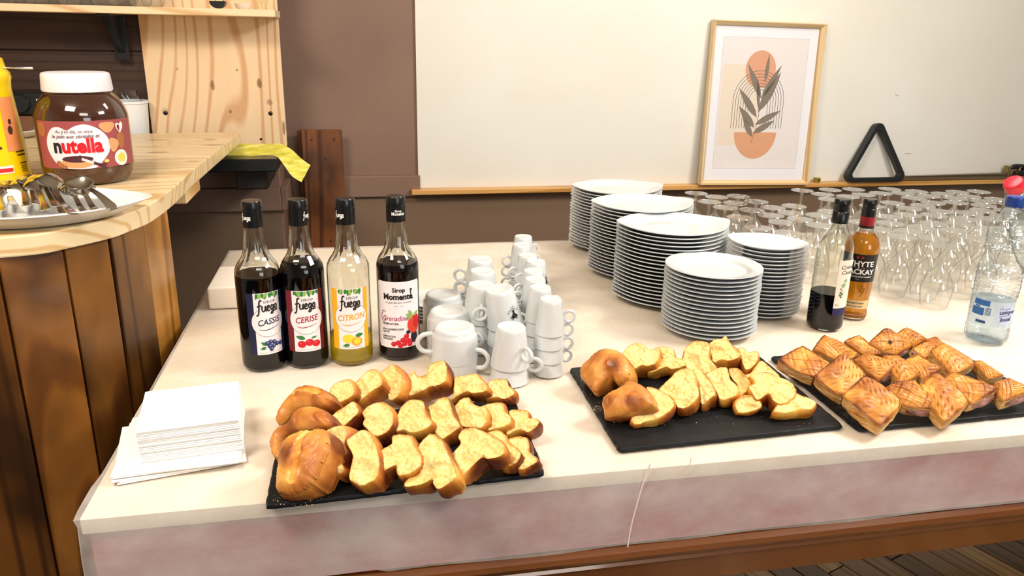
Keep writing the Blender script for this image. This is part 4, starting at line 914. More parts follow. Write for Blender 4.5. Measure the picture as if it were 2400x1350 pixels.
pS3 = onz(1578, 526, TZ+h3); plates(lens, (pS3.x, pS3.y), 20, .0090, -.03, 'nearest stack of almond-shaped plates', 'plates in the nearest almond-shaped stack')
pS2 = onz(1506, 478, TZ+h3+.004); plates(lens, (pS2.x, pS2.y), 21, .0088, -.05, 'middle stack of almond-shaped plates', 'plates in the middle almond-shaped stack')
pS1 = onz(1446, 440, TZ+h3-.004); plates(lens, (pS1.x, pS1.y), 20, .0088, -.05, 'rear stack of almond-shaped plates', 'plates in the rear almond-shaped stack')
pR = onz(1673, 618, TZ+.150); plates(rnd, (pR.x, pR.y), 16, .0087, 0, 'front stack of round plates', 'plates in the round stack')
pM = onz(1799, 566, TZ+.170); plates(sml, (pM.x, pM.y), 19, .0087, -.62, 'stack of small pointed plates', 'plates in the small pointed stack')

# ============================================================ WINE GLASSES (upside down)
WG = thinglass('wine_glass', 'fefefd', 'a2a7a1', .04, 1.55, haze=.045, gain=3.0)
WGF = thinglass('wine_glass_foot', 'fbfbf8', 'dfe2dc', .05, 1.6, haze=.09, gain=2.5)
def wmod(r, z, a): return r*(1+.012*math.cos(8*a)) if .03 < z < .1 else r
gb = mesh('bowl', *lathe([(.0290, 0), (.0305, .006), (.0335, .022), (.0355, .038), (.0345, .052), (.030, .068), (.021, .083), (.011, .094), (.0065, .099)], 28, False, False, wmod)); gb.materials.append(WG)
gs = mesh('stem', *lathe([(.0065, .099), (.0048, .105), (.0042, .118), (.0045, .132), (.0065, .141)], 16, False, False)); gs.materials.append(WG)
gf = mesh('foot', *lathe([(.0065, .141), (.015, .1445), (.030, .1470), (.0345, .1478), (.0350, .1486), (.0343, .1495), (.0, .1500)], 32, False, False)); gf.materials.append(WGF)
G1 = lambda x, y: (1560+x/3.97, 400+y/3.97); G2 = lambda x, y: (1960+x/3.97, 400+y/3.97)
feet = [G1(*q) for q in ((295, 212), (200, 268), (430, 290), (470, 243), (670, 238), (575, 345), (600, 300), (785, 365), (845, 288), (1000, 345), (690, 435), (1020, 415), (1195, 330), (1210, 405), (1300, 185), (1090, 480), (1270, 460), (1470, 215), (1520, 175), (1750, 175), (1690, 232), (1380, 405), (1500, 390), (1530, 268), (1130, 580), (870, 535), (1400, 500), (1850, 225))]
feet += [G2(*q) for q in ((475, 215), (660, 213), (800, 235), (965, 222), (1215, 255), (1440, 262), (1590, 310), (330, 330), (560, 310), (700, 340), (880, 290), (1080, 285), (1350, 310), (860, 345), (1370, 390), (1540, 360), (520, 430), (760, 415), (1040, 380), (330, 490), (450, 495), (1280, 440), (600, 548), (460, 545), (820, 530), (980, 510), (1160, 500), (1340, 530), (680, 622), (975, 680), (1240, 605), (1080, 560), (870, 645), (1400, 600), (1500, 450), (1180, 400))]
GP = []
HG = .150
for f in feet:
    p = onz(f[0], f[1], TZ+HG); 
    if p.y > TY1-.02: p.y = TY1-.02-rg.random()*.02
    GP.append([p.x, p.y])
for k in range(14): GP.append([1.55+rg.random()*.6, 1.75+rg.random()*.42])
fixed = [(pS3.x, pS3.y, .135), (pS2.x, pS2.y, .135), (pS1.x, pS1.y, .135), (pM.x, pM.y, .083), (pR.x, pR.y, .1)]
for it in range(60):
    for i in range(len(GP)):
        for j in range(i):
            dx, dy = GP[i][0]-GP[j][0], GP[i][1]-GP[j][1]; d = math.hypot(dx, dy)
            if d < .073: s = (.073-d)/2/max(d, 1e-4); GP[i][0] += dx*s; GP[i][1] += dy*s; GP[j][0] -= dx*s; GP[j][1] -= dy*s
        for (x, y, r) in fixed:
            dx, dy = GP[i][0]-x, GP[i][1]-y; d = math.hypot(dx, dy)
            if d < r+.037: s = (r+.037-d)/max(d, 1e-4); GP[i][0] += dx*s; GP[i][1] += dy*s
        GP[i][1] = min(GP[i][1], TY1-.04)
w0 = None
for x, y in GP:
    if w0 is None:
        w0 = thing('wine_glass', 'clear stemmed wine glass standing upside down among many alike', 'glass', (x, y, TZ+.0015), None, 'upside-down wine glasses at the back of the table')
        link('bowl', gb, None, w0); link('stem', gs, None, w0); link('foot', gf, None, w0)
    else: dup(w0, (x, y, TZ+.0015), (0, 0, rg.uniform(0, 6)))
gl_ = [o for o in COL.objects if o.name.startswith('wine_glass') and o.type == 'EMPTY']
vis = [o for o in gl_ if pxof(o.location)[0] < 2290]
for o_, l_ in ((min(vis, key=lambda o: o.location.y), 'wine glass standing upside down nearest the front of the glass field'), (min(vis, key=lambda o: pxof(o.location)[0]), 'wine glass at the left end, just behind the tall plate stacks')):
    o_['label'] = l_; del o_['group']

# ============================================================ WINE, WHISKY, WATER
wp = [(.0, 0), (.028, 0), (.0345, .002), (.0375, .008), (.038, .016), (.038, .185), (.0372, .196), (.034, .208), (.028, .219), (.0215, .230), (.0175, .242), (.0155, .255), (.0148, .27), (.0148, .298)]
p = onz(1930, 766, TZ)
hsc = (ony(1972, 468, p.y).z-TZ)/.300
wn = thing('dark_syrup_bottle', 'clear bottle a third full of dark liquid with a cream vine label', 'bottle', (p.x, p.y, TZ+.0015)); wn.scale = (1, 1, hsc)
obj('glass', glass_shell(wp), BG, wn); obj('dark_liquid', liquid(wp, .088), DKL('dark_liquid', '06070a'), wn)
obj('cap', lathe([(.0, .247), (.0168, .247), (.0168, .272), (.0160, .273), (.0166, .275), (.0160, .278), (.0166, .281), (.0160, .284), (.0166, .287), (.0166, .298), (.015, .3005), (.0, .301)], 36, False, False), CAPM, wn)
a0 = toward(p.x, p.y)+.92
lb = obj('label', wrap(rect2(-.022, 0, .036, .112, 18, 3), .038, a0, .058, .0004), Mat('cream_label', 'efe0d0', .5).m, wn)
obj('label_band', wrap(rect2(-.022, -.017, .036, 0, 18, 1), .038, a0, .058, .0004), inkm('label_violet', '2a1c4a'), lb)
obj('vine_print', wrap(join2([leaf2(-.010, .05, .012, .005, .7), leaf2(-.014, .032, .012, .006, .2), leaf2(-.003, .06, .01, .004, 1.2)]), .038, a0, .058, .0008), inkm('vine_green', '8ab07c'), lb)
obj('grape_print', wrap(join2([disc2(-.011+.003*(k % 2), .046-.004*k, .0016, .0016, 1, 8) for k in range(6)]), .038, a0, .058, .0009), INK, lb)
obj('lettering', wrap(join2([off2(text2('Crème', .0125, shear=.3), .0, .092), off2(text2('Cassis', .0125, shear=.3), .0, .080), off2(text2('70 cl', .005), -.015, .006)]), .038, a0, .058, .0008), INK, lb)

kp = [(.0, 0), (.026, 0), (.0315, .002), (.0335, .008), (.0335, .018), (.032, .024), (.0325, .03), (.0345, .10), (.0372, .165), (.0378, .178), (.036, .192), (.031, .204), (.024, .214), (.0185, .223), (.0160, .234), (.0152, .245), (.0150, .297)]
p = onz(1996, 742, TZ); hk = (ony(2026, 468, p.y).z-TZ)/.300
wk = thing('whisky_bottle', 'amber whisky bottle with black label behind the clear bottle', 'bottle', (p.x, p.y, TZ+.0015)); wk.scale = (hk, hk, hk)
obj('glass', glass_shell(kp, .002), BG, wk)
WL = Mat('amber_whisky', 'ffa824', .0, trans=.65, ior=1.36).m
obj('whisky', liquid(kp, .218, .0012), WL, wk)
obj('cap', lathe([(.0, .258), (.0168, .258), (.0168, .276), (.0158, .277), (.0166, .279), (.0158, .282), (.0166, .285), (.0166, .297), (.015, .3), (.0, .3005)], 36, False, False), CAPM, wk)
obj('collar', lathe([(.0164, .232), (.0166, .232), (.0167, .258), (.0164, .258)], 36, False, False), inkm('collar_red', '8e1620', .4), wk)
obj('collar_band', lathe([(.0170, .230), (.0172, .230), (.0170, .236), (.0168, .236)], 36, False, False), INK, wk)
kr = lambda z: bpr(z, kp)
a0 = toward(p.x, p.y)-.05
lb = obj('label', wrap(rect2(-.05, .100, .05, .170, 22, 6), kr, a0, 0, .0006), Mat('black_label', '121212', .4).m, wk)
obj('lettering', wrap(join2([off2(text2('WHYTE', .0185, bold=.03, space=1.05), .001, .140), off2(text2('MACKAY', .0178, bold=.035), .001, .120), off2(text2('&', .007), .0, .1345), rect2(-.014, .1365, -.006, .137), rect2(.006, .1365, .014, .137), off2(text2('BLENDED SCOTCH WHISKY', .0052, bold=.02), 0, .1115), rect2(-.004, .107, .004, .1075)]), kr, a0, 0, .0012), WHITE_INK, lb)
obj('emblem', wrap(join2([leaf2(-.008, .159, .008, .002, .8), leaf2(-.008, .165, .007, .0015, -.5), leaf2(.003, .159, .008, .002, .8), leaf2(.003, .165, .007, .0015, -.5)]), kr, a0, 0, .0012), inkm('emblem_red', 'b01830'), lb)
lb = obj('lower_label', wrap(rect2(-.04, .030, .04, .052, 18, 2), kr, a0, 0, .0006), inkm('label_gold', 'e0c08a', .4), wk)
obj('lettering', wrap(join2([off2(text2('TRIPLE MATURED', .0058, bold=.02, space=1.1), 0, .043), off2(text2('BLENDED SCOTCH WHISKY', .0036, bold=.02), 0, .035)]), kr, a0, 0, .001), INK, lb)
obj('lettering', wrap(join2([rib2([(.008, .088), (.014, .092), (.010, .078), (.016, .074), (.012, .062)], .0012, 4), rib2([(.016, .080), (.02, .085), (.018, .07)], .001, 4)]), kr, a0, 0, .001), INK, wk)

# water bottles
PET = thinglass('clear_plastic', 'f3f8fb', '7f93a3', .05, 1.6, (60, .9, (1, 1, 2.2)), gain=2.2)
def ribbed():
    P = [(.0, .004), (.012, .002), (.026, .0), (.034, .003), (.0385, .010), (.0395, .018), (.0385, .024), (.0395, .030), (.0385, .036)]
    P += [(.0390, .040), (.0390, .096), (.0385, .10)]
    z = .104
    while z < .150: P += [(.0408, z), (.0386, z+.004)]; z += .008
    P += [(.040, .154), (.0385, .162), (.0350, .172), (.0335, .182), (.0345, .192)]
    z = .196
    while z < .216: P += [(.0365, z), (.0350, z+.003)]; z += .007
    P += [(.0360, .220), (.0345, .236), (.0300, .252), (.0225, .266), (.0165, .276), (.0150, .281), (.0178, .2825), (.0178, .285), (.0145, .286), (.0145, .296)]
    return P
RB = ribbed()
def wbot(name, lab, loc, rot, capc, full):
    t = thing(name, lab, 'bottle', loc, rot)
    obj('shell', lathe(RB, 72, False, False, mod=lambda r, z, a: (r+.0016*noise.noise(Vector((math.cos(a)*3.5, math.sin(a)*3.5, z*70)))*(.1 < z < .27)+.0008*math.sin(5*a+z*90)) if z > .03 else r*(1+.03*math.cos(5*a))), PET, t)
    c = obj('cap', lathe([(.0160, .283), (.0165, .2832), (.0166, .284), (.0168, .3000), (.0167, .3010), (.0160, .3035), (.0150, .3040), (.0140, .3042), (.0, .3043)], 48, False, False, mod=lambda r, z, a: r+(.0003*math.cos(24*a) if .283 < z < .301 else 0)), Mat(name+'_cap', capc, .3, coat=.2).m, t)
    return t
p = onz(2308, 797, TZ); hh_ = (ony(2388, 461, p.y).z-TZ)/.3045
wt = wbot('water_bottle', 'clear ribbed water bottle with blue cap and pale blue label', (p.x, p.y, TZ+.0015), 0, '1f3f8f', True); wt.scale = (hh_*1.03, hh_*1.03, hh_)
obj('water', lathe([(.0, .006), (.03, .005), (.0365, .012), (.0372, .05), (.0370, .092), (.0, .092)], 40, False, False), thinglass('still_water', 'eef7fc', 'a9cbe0', .02, 1.33, (22, .6, (1, 1, 1))), wt)
a0 = toward(p.x, p.y)
lb = obj('label', wrap(rect2(-.045, .040, .055, .0955, 26, 2), .039, a0, 0, .0007), Mat('pale_label', 'cfdcea', .4).m, wt); m_ = lb.data.materials[0].node_tree.nodes['Principled BSDF']; m_.inputs['Alpha'].default_value = .55
obj('blue_print', wrap(join2([rect2(-.034, .083, -.004, .0945, 8), rect2(-.036, .062, -.012, .078, 8), rect2(-.03, .079, -.02, .082, 3)]), .039, a0, 0, .0012), inkm('water_blue', '2f66ad'), lb)
obj('code_lines', wrap(join2([rect2(-.010, .064+.0024*k, .000, .0652+.0024*k, 3) for k in range(7)]+[rect2(-.024, .046, -.006, .052, 4)]), .039, a0, 0, .0012), inkm('water_navy', '33507f'), lb)
obj('dot_pattern', wrap(join2([disc2(.004+.0028*(k % 6)+.0014*(k//6 % 2), .043+.0037*(k//6), .0005, .0008, 1, 5) for k in range(78) if math.hypot(.004+.0028*(k % 6)-.026, .043+.0037*(k//6)-.068) > .017]), .039, a0, 0, .0012), inkm('water_grey', '5f7897'), lb)
obj('round_field', wrap(disc2(.028, .068, .0185, .0215, 3, 26), .039, a0, 0, .0012), inkm('water_lilac', 'c3cbe4'), lb)
obj('lettering', wrap(join2([off2(text2('Un goût', .0062, shear=.2, rot=.12), .024, .080), off2(text2('préservé', .0062, shear=.2, rot=.12), .026, .0655)]), .039, a0, 0, .0016), inkm('water_text', '8995b5'), lb)
obj('lettering', wrap(join2([off2(text2('unique', .0112, shear=.2, bold=.02, rot=.12), .029, .0715), off2(text2('local', .0115, shear=.2, bold=.03, rot=.12), .028, .056)]), .039, a0, 0, .0017), inkm('water_text_dark', '27386e'), lb)
c = ony(2376, 431, 1.46)
v_ = next(k/1000 for k in range(999, 0, -1) if c.z-.298*1.22*k/1000-.049*math.sqrt(1-(k/1000)**2) > TZ+.003)
s_ = math.sqrt(1-v_*v_); ax_ = Vector((s_*.97, s_*.243, -v_))
M_ = Matrix.Translation(c+ax_*.298*1.22)@((-ax_).to_track_quat('Z', 'Y').to_matrix().to_4x4())
w2 = wbot('tilted_water_bottle', 'second water bottle with a red cap, tilted at the right edge', (0, 0, 0), 0, 'd8142c', False)
w2.rotation_euler = M_.to_euler(); w2.location = M_.translation; w2.scale = (1.22, 1.22, 1.22)
# ============================================================ SLATES
SL = Mat('black_slate', '101214', .5, spec=.3); SL.color(SL.ramp(SL.noise(30, 5, (.25, 1.6, 1)), [(.3, '0b0d0f'), (.7, '16191c')])); SL.bump(SL.noise(45, 6, (.3, 1.4, 1)), .35, .0015); SL = SL.m
SH = .0075
def slate(name, lab, c, seed):
    P = [onz(x, y, TZ+.002) for x, y in c]; o = sum(P, Vector())/4; vs, ring = [], []
    pts = []
    for k in range(4):
        a, b = P[k], P[(k+1) % 4]; n = max(8, int((b-a).length/.008))
        for i in range(n): 
            p = a.lerp(b, i/n); nr = (p-o).normalized(); j = .0012*noise.noise(p*90+Vector((seed, 0, 0)))+.0010*noise.noise(p*260)
            if i == 0: j -= .003
            pts.append((p+nr*j)-o)
    n = len(pts); fs = []
    for s, z, jz in ((.985, 0, 0), (1.0, .0015, 0), (.9985, .0045, .5), (.992, SH-.0005, .8), (.984, SH, .2)):
        for q in pts: w = Vector((q.x, q.y, 0)); j = .0016*noise.noise(q*200+Vector((0, seed, z*900)))*jz; vs.append((w.x*s+(w.normalized()*j).x, w.y*s+(w.normalized()*j).y, z))
    for r in range(4): fs += [(r*n+k, r*n+(k+1) % n, (r+1)*n+(k+1) % n, (r+1)*n+k) for k in range(n)]
    fs += [tuple(range(n-1, -1, -1)), tuple(range(4*n, 5*n))]
    return tag(obj(name, (vs, fs), SL, None, (o.x, o.y, TZ+.0015), smooth=False), lab, 'slate')
S1 = [(620, 1197), (1279, 1118), (1206, 941), (668, 957)]
b1 = onz(*S1[0], TZ); b2 = onz(*S1[1], TZ); b3 = onz(*S1[2], TZ); b4 = b1+(b3-b2)
S1[3] = pxof(b4)
S2 = [(1450, 1063), (1979, 1006), (1790, 838), (1333, 869)]; a_, b_, d_ = onz(*S2[0], TZ), onz(*S2[1], TZ), onz(*S2[3], TZ); S2[2] = pxof(b_+(d_-a_))
S3 = [(2012, 1014), (2600, 958), (2330, 812), (1803, 842)]; a_, b_, d_ = onz(*S3[0], TZ), onz(*S3[1], TZ), onz(*S3[3], TZ); b_ = a_+(b_-a_).normalized()*.40; S3[1] = pxof(b_); S3[2] = pxof(b_+(d_-a_))
slate('slate_board', 'black slate board with three rows of brioche slices, nearest the napkins', S1, 1)
slate('slate_board', 'black slate board half covered with brioche, in the middle', S2, 2)
slate('slate_board', 'black slate board under the golden pastries at the right', S3, 3)

# ============================================================ BRIOCHE
from mathutils.geometry import delaunay_2d_cdt
CR1 = Mat('brioche_crumb', 'f5dc96', .8, sss=.08); CR1.color(CR1.mix(CR1.ramp(CR1.noise(14, 4, rand=True), [(.3, 0.0), (.7, 1.0)]), CR1.ramp(CR1.noise(260, 5, rand=True), [(.3, 'd9b054'), (.46, 'f0d68a'), (.7, 'f8eab6')]), CR1.ramp(CR1.noise(200, 4, rand=True), [(.32, 'dfb452'), (.6, 'f2dc96')])))
ra = CR1.node('ShaderNodeAttribute', attribute_name='rim'); CR1.color(CR1.mix(CR1.math('MULTIPLY', ra.outputs['Fac'], .8), CR1.c, 'c27f2c'))
CR1.bump(CR1.noise(230, 5, rand=True), .9, .0014); CR1.bump(CR1.noise(70, 5, rand=True), .6, .002); CR1 = CR1.m
def crust(name, a, b, c, d, coat=.15):
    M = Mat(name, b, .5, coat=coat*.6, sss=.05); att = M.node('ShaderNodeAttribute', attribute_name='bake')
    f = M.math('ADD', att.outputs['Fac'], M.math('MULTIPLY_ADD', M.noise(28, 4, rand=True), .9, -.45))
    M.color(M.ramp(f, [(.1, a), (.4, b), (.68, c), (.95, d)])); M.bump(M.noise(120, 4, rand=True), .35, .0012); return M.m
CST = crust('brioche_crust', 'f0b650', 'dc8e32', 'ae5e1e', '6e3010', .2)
HST = crust('brioche_heel_crust', 'efb660', 'd9913e', 'b3682a', '783a14', .16)
def setattr_f(me, name, vals):
    at = me.attributes.new(name, 'FLOAT', 'POINT')
    for k, v in enumerate(vals): at.data[k].value = v
def px_slab(poly, zc, n, seg=72):
    cxp = sum(p[0] for p in poly)/len(poly); cyp = sum(p[1] for p in poly)/len(poly)
    C = onz(cxp, cyp, zc); n = Vector(n).normalized()
    P = [onp(x, y, C, n) for x, y in poly]
    u = (Vector((1, 0, 0))-n*n.x).normalized(); v = n.cross(u)
    L = [((p-C).dot(u), (p-C).dot(v)) for p in P]
    R = smoothp([(x, y, 0) for x, y in L], 3, True)
    # even resample
    ln = [0]; 
    for k in range(len(R)): ln.append(ln[-1]+(R[(k+1) % len(R)]-R[k]).length)
    out = []; j = 0
    for i in range(seg):
        t = ln[-1]*i/seg
        while ln[j+1] < t: j += 1
        out.append(R[j].lerp(R[(j+1) % len(R)], (t-ln[j])/max(1e-9, ln[j+1]-ln[j])))
    return C, u, v, n, out
ZS = TZ+.0015+SH
def slice_(poly, zc, n, thick, lab, seed, torn=0.0, heel=False, zmin=ZS+.0004, gp='brioche slices on the slates', crack=None):
    C, u, v, n, R = px_slab(poly, zc, n); N = len(R); cen = sum(R, Vector())/N; s3 = Vector((seed*3.1, seed*1.7, 0))
    t = thing('brioche_heel' if heel else 'brioche_slice', lab, 'bread', C, None, gp)
    toW = lambda x, y, d: u*x+v*y+n*d
    def clampz(w): 
        if C.z+w.z < zmin: w = Vector((w.x, w.y, zmin-C.z))
        return w
    thick *= 1.25; jag = [1+.03*noise.noise(Vector((p.x*380, p.y*380, seed+2)))+.03*noise.noise(Vector((p.x*160, p.y*160, seed)))+torn*.05*noise.noise(Vector((p.x*70, p.y*70, seed+5))) for p in R]
    R = [cen+(p-cen)*j for p, j in zip(R, jag)]
    # front cut face: outline filled with a fine triangle net
    R0 = R; vs, fs, bake = [], [], []; rad = math.sqrt(abs(sum(R0[i].x*R0[(i+1) % N].y-R0[(i+1) % N].x*R0[i].y for i in range(N)))/2/PI)
    mnx, mxx = min(p.x for p in R0), max(p.x for p in R0); mny, mxy = min(p.y for p in R0), max(p.y for p in R0); st = .0024
    def inside(x, y):
        c_ = False
        for i in range(N):
            a_, b_ = R0[i], R0[i-1]
            if (a_.y > y) != (b_.y > y) and x < (b_.x-a_.x)*(y-a_.y)/(b_.y-a_.y)+a_.x: c_ = not c_
        return c_
    pts2 = [Vector((p.x, p.y)) for p in R0]; yy = mny
    while yy < mxy:
        xx = mnx+(st/2 if int((yy-mny)/st) % 2 else 0)
        while xx < mxx:
            if inside(xx, yy) and min((p.x-xx)**2+(p.y-yy)**2 for p in R0) > (st*.55)**2: pts2.append(Vector((xx, yy)))
            xx += st
        yy += st*.87
    o2 = delaunay_2d_cdt(pts2, [(i, (i+1) % N) for i in range(N)], [], 1, 1e-6)
    cl_ = []
    if crack:
        for x_, y_ in crack: w_ = onp(x_, y_, C, n)-C; cl_.append(Vector((w_.dot(u), w_.dot(v), 0)))
        cl_ = smoothp([tuple(c_) for c_ in cl_], 6)
    for p in o2[0]:
        q = Vector((p.x, p.y, 0)); dc = min(((c_-q).length for c_ in cl_), default=1); ds = math.sqrt(min((r_.x-p.x)**2+(r_.y-p.y)**2 for r_ in R0)); e_ = min(1, ds/.003)
        if heel:
            lob = abs(noise.noise(q*24+s3)); f_ = min(1, ds/(rad*.85)); h = rad*.5*math.sqrt(1-(1-f_)**2)-.007*max(0, .16-lob)/.16*f_+.0016*noise.noise(q*90)-.012*max(0, 1-dc/.0065)
        else: h = (.0034*noise.noise(q*55+s3)+.0022*noise.noise(q*190+s3)+.0014*noise.noise(q*400)+torn*(.009*noise.noise(q*42+s3)+.004*noise.noise(q*110+s3)))*e_-.0006*e_
        vs.append(clampz(toW(q.x, q.y, h))); bake.append(.5+.5*noise.noise(q*30+s3)+(.2*min(1, ds/rad) if heel else 0)-(1.3*max(0, 1-dc/.006)))
    fs = [tuple(f) for f in o2[2]]; rim_ = []
    for p in o2[0]: rim_.append(max(0, 1-math.sqrt(min((r_.x-p.x)**2+(r_.y-p.y)**2 for r_ in R0))/.0022))
    if not heel: nb_ = len(vs); vs += [clampz(toW(p.x, p.y, -thick+.0012)) for p in R0]; fs.append(tuple(nb_+k for k in range(N))[::-1])
    me = mesh('crumb', vs, fs)
    if heel: setattr_f(me, 'bake', bake)
    else: setattr_f(me, 'rim', (rim_+[1.0]*len(vs))[:len(vs)])
    link('dome' if heel else 'crumb', me, HST if heel else CR1, t)
    # crust band
    vs, fs, bake = [], [], []; LV = [(.0, .0), (.0012, .05), (.0032, .3), (.0036, .55), (.0024, .8), (.0006, 1.0)]
    lo = min(p.y for p in R); hi = max(p.y for p in R)
    for o_, s in LV:
        for k, p in enumerate(R):
            nr = (p-cen).normalized(); q = p+nr*(o_+.0016*noise.noise(Vector((p.x*60, p.y*60, s*2+seed)))*(s > .05)); 
            vs.append(clampz(toW(q.x, q.y, -thick*s))); ed = (p.y-lo)/max(1e-6, hi-lo)
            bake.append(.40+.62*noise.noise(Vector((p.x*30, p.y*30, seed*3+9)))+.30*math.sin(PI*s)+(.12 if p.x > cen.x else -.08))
    for r in range(len(LV)-1): fs += [(r*N+k, (r+1)*N+k, (r+1)*N+(k+1) % N, r*N+(k+1) % N) for k in range(N)]
    if heel: fs.append(tuple((len(LV)-1)*N+k for k in range(N)))
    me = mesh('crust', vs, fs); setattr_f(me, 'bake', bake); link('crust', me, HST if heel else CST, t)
    return t
A = lambda L: [(620+x/3.857, 840+y/3.857) for x, y in L]
B = lambda L: [(940+x/3.857, 830+y/3.857) for x, y in L]
Z = lambda L: [(600+x/3.374, 820+y/3.374) for x, y in L]
Y6 = lambda L: [(1320+x/3.529, 760+y/3.529) for x, y in L]
nS = (-.34, -.50, .80); nL = (-.62, -.42, .66); nH = (-.55, -.35, .76)
T = 'first slate, '
h_ = ZS+.040
